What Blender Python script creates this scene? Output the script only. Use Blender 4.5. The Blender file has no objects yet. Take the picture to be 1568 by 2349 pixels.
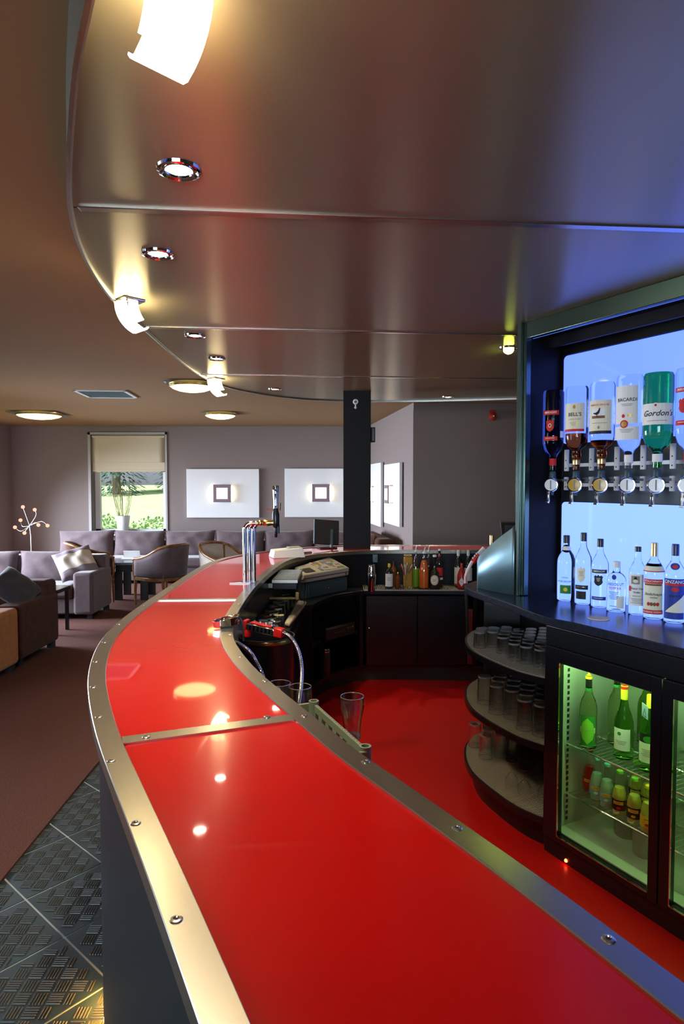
import bpy, math, random
from mathutils import Vector, Matrix
random.seed(7)
PI = math.pi
S = bpy.context.scene
COL = S.collection

# ------------------------------------------------------------------ camera
FPX, CXP, CYP, EYE = 1480.0, 784.0, 1174.5, 1.65
PITCH = math.atan((CYP - 1110.0) / FPX)
cam_d = bpy.data.cameras.new('camera'); cam = bpy.data.objects.new('camera', cam_d); COL.objects.link(cam)
cam_d.sensor_fit = 'VERTICAL'; cam_d.sensor_height = 36.0; cam_d.lens = 36.0 * FPX / 2349.0
cam_d.clip_start = 0.02; cam_d.clip_end = 200
cam.location = (0, 0, EYE); cam.rotation_euler = (PI/2 - PITCH, 0, 0)
S.camera = cam
S.view_settings.view_transform = 'Standard'; S.view_settings.look = 'None'
S.view_settings.exposure = 0.0; S.view_settings.gamma = 1.0; S.view_settings.use_curve_mapping = False
cy = S.cycles
cy.max_bounces = 12; cy.diffuse_bounces = 4; cy.glossy_bounces = 5; cy.transmission_bounces = 10; cy.transparent_max_bounces = 24
cy.caustics_reflective = False; cy.caustics_refractive = False
cy.sample_clamp_indirect = 4.0; cy.use_denoising = True

# ------------------------------------------------------------------ world, sun, daylight
w = bpy.data.worlds.new('sky'); S.world = w; w.use_nodes = True
wn = w.node_tree; bg = wn.nodes['Background']
sky = wn.nodes.new('ShaderNodeTexSky'); sky.sky_type = 'HOSEK_WILKIE'; sky.turbidity = 6; sky.ground_albedo = 0.4
sky.sun_direction = Vector((-0.5, -0.45, 0.75)).normalized()
wn.links.new(sky.outputs[0], bg.inputs[0]); bg.inputs[1].default_value = 2.5
sun_d = bpy.data.lights.new('sun', 'SUN'); sun_d.energy = 14.0; sun_d.angle = 0.3; sun_d.color = (1, .96, .88)
sun = bpy.data.objects.new('sun', sun_d); COL.objects.link(sun)
sun.rotation_euler = Vector((0.5, 0.45, -0.75)).to_track_quat('-Z', 'Y').to_euler()
CEIL, CAN, BAR, BCK = 2.675, 2.47, 1.076, 1.07
AX = 0.0875                                   # left wall leans this much per metre of depth
def lwx(y): return -5.87 + AX * (11.5 - y)
WINS = [(1.0, 3.4), (6.6, 8.2), (9.0, 10.7)]   # openings in the wall beside the lounge (y0, y1)
WINZ = (0.35, 2.15)
DAY = (42, 310, 300)
for (a, b), e in zip(WINS, DAY):
    L = bpy.data.lights.new('window_daylight', 'AREA'); L.shape = 'RECTANGLE'
    L.size = (b - a) * 1.0; L.size_y = WINZ[1] - WINZ[0]; L.energy = e; L.color = (.74, .84, 1.0); L.spread = math.radians(125)
    o = bpy.data.objects.new('window_daylight', L); COL.objects.link(o)
    ym = (a + b) / 2
    o.location = (lwx(ym) - 0.30, ym, (WINZ[0] + WINZ[1]) / 2)
    o.rotation_euler = Vector((1, -AX, -0.55)).to_track_quat('-Z', 'Z').to_euler()

L = bpy.data.lights.new('window_daylight', 'AREA'); L.shape = 'RECTANGLE'; L.size = 2.4; L.size_y = 1.3; L.energy = 100; L.color = (.70, .84, 1.0)
o = bpy.data.objects.new('window_daylight', L); COL.objects.link(o); o.location = (-.9, -3.35, 1.55); o.rotation_euler = (PI/2 - .22, 0, 0); L.spread = math.radians(105)   # added fill for the bottle labels, outside an added window behind the camera

# ------------------------------------------------------------------ helpers
def ray(x, y):
    a = (x - CXP) / FPX; b = (CYP - y) / FPX; c, s = math.cos(PITCH), math.sin(PITCH)
    return Vector((a, c + b * s, -s + b * c))
def P(x, y, z):
    r = ray(x, y); t = (z - EYE) / r.z; return Vector((r.x * t, r.y * t, z))
def PY(x, y, Y):
    r = ray(x, y); t = Y / r.y; return Vector((r.x * t, Y, EYE + r.z * t))
ANG = math.atan(804 / FPX)
NV = Vector((math.cos(ANG), math.sin(ANG), 0)); UV = Vector((math.sin(ANG), -math.cos(ANG), 0))
RZ = math.atan2(UV.y, UV.x)
def BB(u, v, z): return UV * u + NV * v + Vector((0, 0, z))
def PV(x, y, off):
    r = ray(x, y); t = off / (r.x * NV.x + r.y * NV.y); p = r * t
    return p.dot(UV), EYE + p.z

def catmull(pts, n=6, closed=False):
    pts = [Vector(p) for p in pts]; out = []; N = len(pts)
    rng = range(N if closed else N - 1)
    for i in rng:
        if closed: p0, p1, p2, p3 = pts[i-1], pts[i], pts[(i+1) % N], pts[(i+2) % N]
        else: p0, p1, p2, p3 = pts[max(i-1, 0)], pts[i], pts[i+1], pts[min(i+2, N-1)]
        for k in range(n):
            t = k / n
            out.append(0.5 * ((2*p1) + (p2-p0)*t + (2*p0-5*p1+4*p2-p3)*t*t + (3*p1-p0-3*p2+p3)*t**3))
    if not closed: out.append(pts[-1])
    return out
def resample(pts, n):
    pts = [Vector(p) for p in pts]; d = [0]
    for a, b in zip(pts, pts[1:]): d.append(d[-1] + (b - a).length)
    out = []; j = 0
    for k in range(n):
        t = d[-1] * k / (n - 1)
        while j < len(d) - 2 and d[j+1] < t: j += 1
        f = 0 if d[j+1] == d[j] else (t - d[j]) / (d[j+1] - d[j])
        out.append(pts[j].lerp(pts[j+1], min(max(f, 0), 1)))
    return out
def smooth_line(pts, it=2):
    for _ in range(it):
        pts = [pts[0]] + [(pts[i-1] + pts[i]*2 + pts[i+1]) / 4 for i in range(1, len(pts)-1)] + [pts[-1]]
    return pts
def offset(pts, d):
    out = []
    for i, p in enumerate(pts):
        a = pts[max(i-1, 0)]; b = pts[min(i+1, len(pts)-1)]; t = (b - a); t.normalize()
        out.append(Vector((p.x + t.y * d, p.y - t.x * d)))
    return out

class MB:
    def __init__(s): s.v = []; s.f = []
    def add(s, v, f, M=None):
        k = len(s.v)
        s.v += [tuple(M @ Vector(p)) if M is not None else tuple(p) for p in v]
        s.f += [tuple(i + k for i in q) for q in f]; return s
    def box(s, x0, x1, y0, y1, z0, z1, M=None):
        v = [(x0,y0,z0),(x1,y0,z0),(x1,y1,z0),(x0,y1,z0),(x0,y0,z1),(x1,y0,z1),(x1,y1,z1),(x0,y1,z1)]
        return s.add(v, [(3,2,1,0),(4,5,6,7),(0,1,5,4),(1,2,6,5),(2,3,7,6),(3,0,4,7)], M)
    def prism(s, poly, z0, z1):
        n = len(poly); ar = sum(poly[i][0]*poly[(i+1)%n][1] - poly[(i+1)%n][0]*poly[i][1] for i in range(n))
        if ar < 0: poly = poly[::-1]
        v = [(p[0], p[1], z0) for p in poly] + [(p[0], p[1], z1) for p in poly]
        f = [tuple(range(n-1, -1, -1)), tuple(range(n, 2*n))] + [(i, (i+1)%n, n+(i+1)%n, n+i) for i in range(n)]
        return s.add(v, f)
    def wall(s, A, B, z0, z1):                       # solid strip between two plan lines of equal length
        n = len(A); v = []
        for a, b in zip(A, B): v += [(a[0],a[1],z0),(b[0],b[1],z0),(b[0],b[1],z1),(a[0],a[1],z1)]
        f = []
        for i in range(n-1):
            k, m = i*4, i*4+4
            for a, b in ((0,1),(1,2),(2,3),(3,0)): f.append((k+a, k+b, m+b, m+a))
        f += [(3,2,1,0), tuple(4*(n-1)+q for q in (0,1,2,3))]
        return s.add(v, f)
    def lathe(s, prof, seg=24, M=None, close=True, a0=0, a1=2*PI):
        v = []; f = []; full = abs(a1 - a0 - 2*PI) < 1e-6; ns = seg if full else seg + 1
        for r, z in prof:
            for k in range(ns):
                a = a0 + (a1 - a0) * k / seg; v.append((r*math.cos(a), r*math.sin(a), z))
        for i in range(len(prof)-1):
            for k in range(seg):
                b = (k+1) % ns
                f.append((i*ns+k, i*ns+b, (i+1)*ns+b, (i+1)*ns+k))
        if close and full:
            if prof[0][0] > 1e-5: f.append(tuple(range(ns-1, -1, -1)))
            if prof[-1][0] > 1e-5: f.append(tuple((len(prof)-1)*ns + k for k in range(ns)))
        return s.add(v, f, M)
    def cyl(s, p, q, r, seg=12, r2=None):
        p, q = Vector(p), Vector(q); d = q - p
        M = Matrix.Translation(p) @ d.to_track_quat('Z', 'Y').to_matrix().to_4x4()
        return s.lathe([(r, 0), (r if r2 is None else r2, d.length)], seg, M)
    def tube(s, pts, r, seg=8, closed=False):
        pts = [Vector(p) for p in pts]; n = len(pts); up = None; v = []; rr = r if isinstance(r, (list, tuple)) else [r]*n
        for i, p in enumerate(pts):
            t = (pts[(i+1) % n] - pts[i-1]) if closed else (pts[min(i+1, n-1)] - pts[max(i-1, 0)])
            t.normalize()
            if up is None: up = t.orthogonal()
            up = (up - t * up.dot(t)).normalized(); sd = t.cross(up)
            for k in range(seg):
                a = 2*PI*k/seg; v.append(p + (up*math.cos(a) + sd*math.sin(a)) * rr[i])
        f = []
        for i in range(n if closed else n-1):
            m = (i+1) % n
            for k in range(seg): f.append((i*seg+k, i*seg+(k+1)%seg, m*seg+(k+1)%seg, m*seg+k))
        if not closed: f += [tuple(range(seg-1, -1, -1)), tuple((n-1)*seg+k for k in range(seg))]
        return s.add(v, f)
    def ball(s, c, r, seg=16, rings=10):
        rx, ry, rz = r if isinstance(r, (tuple, list)) else (r, r, r)
        prof = [(max(math.sin(PI*i/rings), 1e-4), -math.cos(PI*i/rings)) for i in range(rings+1)]
        M = Matrix.Translation(Vector(c)) @ Matrix.Diagonal((rx, ry, rz, 1))
        return s.lathe(prof, seg, M)
    def surf(s, nu, nv, fn):
        v = [fn(i/(nu-1), j/(nv-1)) for i in range(nu) for j in range(nv)]
        f = [(i*nv+j, (i+1)*nv+j, (i+1)*nv+j+1, i*nv+j+1) for i in range(nu-1) for j in range(nv-1)]
        return s.add(v, f)
    def pillow(s, w, h, d, n=14, wr=0.0, M=None, seed=0):
        rnd = random.Random(seed); ph = [rnd.uniform(0, 6) for _ in range(6)]
        v = []; f = []
        for side in (1, -1):
            for i in range(n+1):
                for j in range(n+1):
                    a = i/n*2-1; b = j/n*2-1
                    e = (max(0, 1-abs(a)**3.2) ** .5) * (max(0, 1-abs(b)**3.2) ** .5)
                    pin = 1 - .05*(1-abs(a)**2)*abs(b)**3 - .0*b
                    pin2 = 1 - .05*(1-abs(b)**2)*abs(a)**3
                    wv = wr*math.sin(7*a+ph[0]+2*math.sin(3*b+ph[1]))*e + wr*.6*math.sin(11*a+4*b+ph[2])*e
                    v.append((a*w/2*pin2, side*(d/2*e+wv), b*h/2*pin))
        m = (n+1)**2
        for sd in (0, 1):
            for i in range(n):
                for j in range(n):
                    q = [sd*m+i*(n+1)+j, sd*m+(i+1)*(n+1)+j, sd*m+(i+1)*(n+1)+j+1, sd*m+i*(n+1)+j+1]
                    f.append(tuple(q if sd == 1 else q[::-1]))
        return s.add(v, f, M)
    def mesh(s, name, m, smooth=True, ang=40, merge=False):
        me = bpy.data.meshes.new(name); me.from_pydata(s.v, [], s.f)
        me.validate(); me.materials.append(m)
        if smooth:
            me.polygons.foreach_set('use_smooth', [True]*len(me.polygons))
            me.set_sharp_from_angle(angle=math.radians(ang))
        me.update(); return me
    def build(s, name, m, parent=None, smooth=True, ang=40, bevel=0, seg=2, solid=0, subsurf=0, loc=None, rz=None):
        o = bpy.data.objects.new(name, s.mesh(name, m, smooth, ang)); COL.objects.link(o)
        if parent is not None: o.parent = parent
        if loc is not None: o.location = loc
        if rz is not None: o.rotation_euler.z = rz
        if solid:
            md = o.modifiers.new('solid', 'SOLIDIFY'); md.thickness = solid; md.offset = 0
        if bevel:
            md = o.modifiers.new('bevel', 'BEVEL'); md.width = bevel; md.segments = seg; md.limit_method = 'ANGLE'; md.angle_limit = math.radians(50); md.harden_normals = False
        if subsurf:
            md = o.modifiers.new('sub', 'SUBSURF'); md.levels = subsurf; md.render_levels = subsurf
        return o

def tag(o, label=None, cat=None, group=None, kind=None):
    if label: o['label'] = label
    if cat: o['category'] = cat
    if group: o['group'] = group
    if kind: o['kind'] = kind
    return o
def thing(name, label, cat, loc=(0, 0, 0), rz=0, group=None, scale=None):
    o = bpy.data.objects.new(name, None); COL.objects.link(o); o.empty_display_size = .05
    o.location = loc; o.rotation_euler = (0, 0, rz)
    if scale: o.scale = scale
    return tag(o, label, cat, group)
def struct(o): o['kind'] = 'structure'; return o
def kids(o): return [c for c in bpy.data.objects if c.parent == o]
def copy_tree(o, parent=None):
    c = o.copy(); COL.objects.link(c)
    if parent is not None: c.parent = parent
    for k in kids(o): copy_tree(k, c)
    return c
def dup(o, loc, rz=None, label=None, group=None):
    c = copy_tree(o); c.location = loc
    if rz is not None: c.rotation_euler.z = rz
    if label: c['label'] = label
    if group: c['group'] = group
    return c

# ------------------------------------------------------------------ materials
def nodes(name):
    m = bpy.data.materials.new(name); m.use_nodes = True; nt = m.node_tree
    return m, nt, nt.nodes['Principled BSDF']
def mat(name, col, rough=.5, metal=0, spec=.5, emit=None, es=0, trans=0, ior=1.45, coat=0, aniso=0, sheen=0, noise=0, nscale=30, bump=0, bscale=200, alpha=1):
    m, nt, b = nodes(name)
    b.inputs['Base Color'].default_value = (*col, 1); b.inputs['Roughness'].default_value = rough
    b.inputs['Metallic'].default_value = metal; b.inputs['Specular IOR Level'].default_value = spec
    b.inputs['IOR'].default_value = ior; b.inputs['Transmission Weight'].default_value = trans
    b.inputs['Coat Weight'].default_value = coat; b.inputs['Anisotropic'].default_value = aniso
    if coat >= 1: b.inputs['Coat Roughness'].default_value = .035; b.inputs['Coat IOR'].default_value = 1.52
    if sheen: b.inputs['Sheen Weight'].default_value = sheen; b.inputs['Sheen Roughness'].default_value = .4
    if emit: b.inputs['Emission Color'].default_value = (*emit, 1); b.inputs['Emission Strength'].default_value = es
    if noise or bump:
        tc = nt.nodes.new('ShaderNodeTexCoord')
    if noise:
        n = nt.nodes.new('ShaderNodeTexNoise'); n.inputs['Scale'].default_value = nscale; n.inputs['Detail'].default_value = 6
        r = nt.nodes.new('ShaderNodeValToRGB'); e = r.color_ramp.elements
        e[0].position = .3; e[1].position = .7
        e[0].color = (*[c*(1-noise) for c in col], 1); e[1].color = (*[min(1, c*(1+noise)) for c in col], 1)
        nt.links.new(tc.outputs['Object'], n.inputs['Vector']); nt.links.new(n.outputs['Fac'], r.inputs['Fac']); nt.links.new(r.outputs['Color'], b.inputs['Base Color'])
    if bump:
        n2 = nt.nodes.new('ShaderNodeTexNoise'); n2.inputs['Scale'].default_value = bscale; n2.inputs['Detail'].default_value = 4
        bp = nt.nodes.new('ShaderNodeBump'); bp.inputs['Strength'].default_value = bump; bp.inputs['Distance'].default_value = .004
        nt.links.new(tc.outputs['Object'], n2.inputs['Vector']); nt.links.new(n2.outputs['Fac'], bp.inputs['Height']); nt.links.new(bp.outputs['Normal'], b.inputs['Normal'])
    return m
def emis(name, col, s):
    m = bpy.data.materials.new(name); m.use_nodes = True; nt = m.node_tree; nt.nodes.clear()
    e = nt.nodes.new('ShaderNodeEmission'); e.inputs[0].default_value = (*col, 1); e.inputs[1].default_value = s
    o = nt.nodes.new('ShaderNodeOutputMaterial'); nt.links.new(e.outputs[0], o.inputs[0]); return m
def thin_glass(name, tint=(.93, .97, .97), rough=0.02, ior=1.5, boost=1.0, milky=0):
    m = bpy.data.materials.new(name); m.use_nodes = True; nt = m.node_tree; nt.nodes.clear()
    t = nt.nodes.new('ShaderNodeBsdfTransparent'); t.inputs[0].default_value = (*tint, 1)
    g = nt.nodes.new('ShaderNodeBsdfGlossy'); g.inputs['Roughness'].default_value = rough
    fr = nt.nodes.new('ShaderNodeLayerWeight'); fr.inputs[0].default_value = .5
    pw = nt.nodes.new('ShaderNodeMath'); pw.operation = 'POWER'; pw.inputs[1].default_value = 4.0
    md = nt.nodes.new('ShaderNodeMath'); md.operation = 'MULTIPLY_ADD'; md.inputs[1].default_value = .9; md.inputs[2].default_value = .045
    nt.links.new(fr.outputs['Facing'], pw.inputs[0]); nt.links.new(pw.outputs[0], md.inputs[0])
    mu = nt.nodes.new('ShaderNodeMath'); mu.operation = 'MULTIPLY'; mu.inputs[1].default_value = boost; mu.use_clamp = True
    mx = nt.nodes.new('ShaderNodeMixShader'); o = nt.nodes.new('ShaderNodeOutputMaterial')
    nt.links.new(md.outputs[0], mu.inputs[0]); nt.links.new(mu.outputs[0], mx.inputs[0])
    nt.links.new(t.outputs[0], mx.inputs[1]); nt.links.new(g.outputs[0], mx.inputs[2]); nt.links.new(mx.outputs[0], o.inputs[0])
    if milky:
        d = nt.nodes.new('ShaderNodeBsdfDiffuse'); d.inputs[0].default_value = (.8, .88, .92, 1); m2 = nt.nodes.new('ShaderNodeMixShader'); m2.inputs[0].default_value = milky
        nt.links.new(mx.outputs[0], m2.inputs[1]); nt.links.new(d.outputs[0], m2.inputs[2]); nt.links.new(m2.outputs[0], o.inputs[0])
    return m
def brushed(name, col, rough, scale=(4, 400, 4), amt=.12, aniso=.0, metal=1.0, bump=.04, tang=None):
    m, nt, b = nodes(name); b.inputs['Base Color'].default_value = (*col, 1); b.inputs['Metallic'].default_value = metal
    b.inputs['Anisotropic'].default_value = aniso
    if tang:
        cx = nt.nodes.new('ShaderNodeCombineXYZ')
        for i_ in range(3): cx.inputs[i_].default_value = tang[i_]
        nt.links.new(cx.outputs[0], b.inputs['Tangent'])
    tc = nt.nodes.new('ShaderNodeTexCoord'); mp = nt.nodes.new('ShaderNodeMapping'); mp.inputs['Scale'].default_value = scale
    n = nt.nodes.new('ShaderNodeTexNoise'); n.inputs['Scale'].default_value = 1; n.inputs['Detail'].default_value = 5
    mr = nt.nodes.new('ShaderNodeMapRange'); mr.inputs['To Min'].default_value = rough-amt; mr.inputs['To Max'].default_value = rough+amt
    bp = nt.nodes.new('ShaderNodeBump'); bp.inputs['Strength'].default_value = bump; bp.inputs['Distance'].default_value = .002
    nt.links.new(tc.outputs['Object'], mp.inputs[0]); nt.links.new(mp.outputs[0], n.inputs['Vector']); nt.links.new(n.outputs['Fac'], mr.inputs['Value'])
    nt.links.new(mr.outputs[0], b.inputs['Roughness']); nt.links.new(n.outputs['Fac'], bp.inputs['Height']); nt.links.new(bp.outputs[0], b.inputs['Normal'])
    return m

M = dict(
 wall=mat('wall_paint', (.265, .212, .200), .85, bump=.08, bscale=300),
 ceil=mat('ceiling_paint', (.30, .165, .072), .9),
 rearwall=mat('rear_wall_paint', (.10, .085, .08), .9),
 carpet=mat('carpet', (.115, .052, .042), 1.0, spec=.1, noise=.35, nscale=160, bump=.6, bscale=500),
 plate=mat('checker_plate_rubber', (.015, .032, .040), .42, spec=.6, noise=.2, nscale=8),
 grout=mat('tile_joint', (.40, .47, .50), .6),
 redfloor=mat('red_vinyl_floor', (.50, .007, .006), .32, noise=.12, nscale=220),
 red=mat('red_laminate', (.74, .002, .0005), .22, spec=.2, coat=1.0, noise=.04, nscale=6),
 steel=brushed('brushed_steel', (.60, .575, .50), .27, (30, 300, 40), .0, bump=0),
 canopy=brushed('canopy_metal', (.385, .34, .225), .30, (3, 260, 3), .03, aniso=.9, metal=.62, bump=.01, tang=(-.0865, 1, 0)),
 seam=mat('canopy_seam_metal', (.55, .52, .48), .25, 1),
 fascia=mat('canopy_fascia_metal', (.42, .52, .56), .35, 1),
 chrome=mat('chrome', (.85, .85, .85), .06, 1),
 brass=mat('brass', (.75, .50, .18), .22, 1),
 barfront=mat('bar_front_laminate', (.008, .014, .019), .42, noise=.1, nscale=20),
 black=mat('black_lacquer', (.010, .011, .014), .28),
 blackmatt=mat('black_matt', (.012, .012, .014), .6),
 bluegrey=mat('blue_grey_metal', (.06, .105, .13), .38, metal=.3),
 bronze=mat('dark_post_metal', (.10, .15, .135), .22, .9),  # green lamp flare on post and fascia is put into the metal tint
 column=mat('column_black', (.006, .006, .007), .5, spec=.15),
 band=mat('dark_band_metal', (.05, .06, .075), .35, .6),
 teal=mat('screen_steel', (.22, .36, .42), .40, .8, noise=.12, nscale=5),  # cool cyan reflected by the steel is put into its colour
 counter=mat('backbar_counter_laminate', (.018, .022, .034), .22, noise=.3, nscale=60),
 matting=mat('ribbed_bar_mat', (.42, .39, .33), .6),
 suede=mat('mauve_suede', (.135, .100, .108), .95, spec=.2, sheen=.35, noise=.12, nscale=14, bump=.15, bscale=60),
 suedebrown=mat('brown_suede', (.085, .036, .024), .95, spec=.15, sheen=.08, noise=.15, nscale=14),
 tan=mat('tan_suede', (.50, .20, .05), .95, spec=.15, sheen=.2, noise=.15, nscale=20),  # tan suede, its orange deepened to carry the warm light on it
 cream=mat('cream_fabric', (.62, .55, .48), .9, noise=.08, nscale=20),
 greycush=mat('dark_cushion_fabric', (.05, .045, .055), .9, sheen=.4),
 wood=mat('chair_wood', (.23, .10, .03), .28, noise=.4, nscale=18, coat=.4),
 white=mat('white_paint', (.90, .91, .92), .5),
 whitegloss=mat('white_enamel', (.85, .87, .88), .25),
 blind=mat('blind_fabric', (.72, .62, .44), .8, trans=.0),
 plum=mat('plum_plate', (.25, .17, .20), .5),
 till=mat('till_plastic', (.50, .47, .40), .5),
 tilldark=mat('till_dark_plastic', (.05, .05, .05), .35),
 crate=mat('grey_green_plastic', (.28, .34, .26), .45),
 redplastic=mat('red_plastic', (.75, .02, .015), .25),
 paper=mat('label_paper', (.90, .85, .66), .7),
 paperwhite=mat('label_white_paper', (.92, .92, .90), .7),
 inkblack=mat('black_ink', (.012, .012, .015), .6),
 inkred=mat('red_ink', (.65, .02, .02), .6),
 inkblue=mat('blue_ink', (.02, .05, .35), .6),
 inkgrey=mat('grey_ink', (.30, .29, .27), .6),
 inkgreen=mat('green_ink', (.03, .25, .04), .6),
 inkgold=mat('gold_ink', (.55, .36, .10), .4, .5),
 inkbrown=mat('brown_ink', (.22, .09, .04), .6),
 capblack=mat('black_cap', (.012, .012, .016), .3),
 capgold=mat('gold_cap', (.66, .47, .22), .3, .8),
 capblue=mat('blue_cap', (.02, .03, .14), .3),
 capwhite=mat('white_cap', (.8, .82, .82), .4),
 capyellow=mat('yellow_cap', (.85, .62, .04), .4),
 capred=mat('red_cap', (.7, .03, .02), .35),
 capaqua=mat('aqua_cap', (.15, .55, .62), .4),
 caplime=mat('lime_cap', (.25, .62, .06), .4),
 glass=mat('bottle_glass_clear', (.93, .97, 1.0), .0, trans=1, ior=1.22),
 glassgreen=mat('bottle_glass_green', (.01, .34, .055), .0, trans=1, ior=1.4),
 glasswine=mat('bottle_glass_wine_green', (.34, .74, .18), .0, trans=1, ior=1.2),
 glasswinepale=mat('bottle_glass_pale_wine', (.86, .95, .60), .0, trans=1, ior=1.2),
 glassdark=mat('bottle_glass_dark', (.02, .022, .02), .06, spec=.8),
 glassamber=mat('amber_bottle', (.20, .06, .015), .08, spec=.6),
 whisky=mat('whisky', (.38, .07, .008), .0, trans=1, ior=1.33),
 tumbler=thin_glass('tumbler_glass', (.985, .99, .992), .04, 1.5, 2.2),
 rim=thin_glass('tumbler_rim_glass', (.80, .86, .88), .05, 1.5, 6.0, .22),  # whitish mix stands in for highlights on the glass rims
 pane=thin_glass('window_pane', (.97, .98, .98), .0, 1.45, .8),
 pane_fridge=thin_glass('fridge_pane', (.93, .97, .94), .0, 1.45, .5),
 liq_orange=mat('orange_juice', (.85, .17, .02), .3), liq_green=mat('lime_cordial', (.22, .38, .02), .25),
 liq_lemon=mat('lemon_drink', (.72, .75, .12), .3), liq_aqua=mat('aqua_drink', (.40, .70, .50), .3), liq_red=mat('red_drink', (.55, .03, .02), .3),
 leafgreen=mat('bush_leaf', (.35, .52, .24), .8), bark=mat('tree_bark', (.10, .08, .06), .9), lawn=mat('lawn_grass', (.36, .50, .24), 1.0, noise=.3, nscale=4),
 fir=mat('dark_conifer', (.04, .10, .08), .9), twig=mat('dry_twig', (.30, .24, .10), .8),
 alarm=mat('alarm_red', (.45, .03, .02), .4), vent=mat('vent_mesh_grey', (.20, .27, .30), .5, noise=.3, nscale=300),
 fridge_in=mat('fridge_liner', (.55, .60, .55), .35, .3), wire=mat('shelf_wire', (.8, .85, .82), .2, 1),
 glassplate=thin_glass('light_plate_glass', (.62, .80, .74), .05, 1.5, 2.0, .12),
 e_canopy=emis('canopy_shade_glow', (1.0, .78, .42), 42), e_down=emis('downlight_glow', (1.0, .88, .66), 60),
 e_green=emis('green_spot_glow', (.80, 1.0, .10), 60), e_room=emis('ceiling_dish_glow', (1.0, .58, .24), 6),
 e_globe=emis('globe_glow', (1.0, .46, .30), 1.7),
 dullsteel=mat('dull_lamp_metal', (.30, .30, .30), .35, 1), casing=mat('window_casing_paint', (.50, .47, .46), .5),
 platebar=mat('checker_plate_bar', (.15, .16, .155), .27, .6), e_pic=emis('wall_lamp_glow', (1.0, .90, .86), 4.5), e_side=emis('wall_lamp_side_glow', (1.0, .84, .58), 9),  # raised plate bars lightened: the light they catch is put into the colour
 e_panel=emis('blue_backlit_panel', (.16, .42, 1.0), 1.15), e_panel2=emis('pale_backlit_panel', (.42, .70, 1.0), 1.15),
 e_tube=emis('fridge_tube', (.50, 1.0, .30), 45), e_led=emis('red_indicator', (1, .08, .03), 14), e_foot=emis('foot_light_glow', (1.0, .45, .08), 120),
)

# text and flat marks bent round a cylinder (or left flat)
_tc = {}
def txt(s, size=.01, shear=0, sx=1.0, bold=0):
    k = (s, shear)
    if k not in _tc:
        c = bpy.data.curves.new('t', 'FONT'); c.body = s; c.align_x = 'CENTER'; c.align_y = 'CENTER'; c.size = 1; c.resolution_u = 2; c.shear = shear
        c.offset = .012
        o = bpy.data.objects.new('t', c); COL.objects.link(o)
        dg = bpy.context.evaluated_depsgraph_get(); me = bpy.data.meshes.new_from_object(o.evaluated_get(dg))
        _tc[k] = ([tuple(v.co) for v in me.vertices], [tuple(p.vertices) for p in me.polygons])
        bpy.data.objects.remove(o); bpy.data.meshes.remove(me); bpy.data.curves.remove(c)
    v, f = _tc[k]
    return [(p[0]*size*sx, p[1]*size) for p in v], f
def bent(v2, f, R, a, z):
    if R is None: return [(x + a, 0, y + z) for x, y in v2], f
    return [(R*math.cos(-PI/2 + a + x/R), R*math.sin(-PI/2 + a + x/R), y + z) for x, y in v2], f
def slices(v2, f, wd=.005):
    out_v = []; out_f = []
    for q in f:
        pts = [Vector(v2[i]) for i in q]; x0 = min(p.x for p in pts); x1 = max(p.x for p in pts); n = max(1, int((x1-x0)/wd+.5))
        for k in range(n):
            c = pts
            for sgn, lim in ((1, x0+(x1-x0)*k/n), (-1, -(x0+(x1-x0)*(k+1)/n))):
                o2 = []
                for i in range(len(c)):
                    p, r = c[i], c[(i+1) % len(c)]; dp, dr = sgn*p.x-lim, sgn*r.x-lim
                    if dp >= 0: o2.append(p)
                    if dp*dr < 0: o2.append(p.lerp(r, dp/(dp-dr)))
                c = o2
                if not c: break
            if len(c) > 2:
                b = len(out_v); out_v += [(p.x, p.y) for p in c]; out_f.append(tuple(range(b, b+len(c))))
    return out_v, out_f
def mark(parent, name, v2, f, R, a, z, m):
    if R is not None and name in ('emblem', 'emblem_ring', 'embossed_emblem'): v2, f = slices(v2, f)
    v, f = bent(v2, f, R, a, z); return MB().add(v, f).build(name, m, parent, smooth=False)
def gridrect(w, h, n=10):
    v = [(w*(i/n-.5), h*(j-.5)) for i in range(n+1) for j in (0, 1)]
    return v, [(2*i, 2*i+2, 2*i+3, 2*i+1) for i in range(n)]
def ellip(w, h, n=20):
    return [(w/2*math.cos(2*PI*k/n), h/2*math.sin(2*PI*k/n)) for k in range(n)], [tuple(range(n))]
def ringm(r0, r1, n=24):
    v = []
    for k in range(n):
        a = 2*PI*k/n; v += [(r0*math.cos(a), r0*math.sin(a)), (r1*math.cos(a), r1*math.sin(a))]
    return v, [(2*k, 2*((k+1) % n), 2*((k+1) % n)+1, 2*k+1) for k in range(n)]
SHIELD = [(-.5,.35),(-.3,.5),(-.15,.4),(0,.55),(.15,.4),(.3,.5),(.5,.35),(.42,.1),(.48,-.2),(.3,-.42),(0,-.55),(-.3,-.42),(-.48,-.2),(-.42,.1)]
def shape(pts, w, h): return [(x*w, y*h) for x, y in pts], [tuple(range(len(pts)))]

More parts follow.
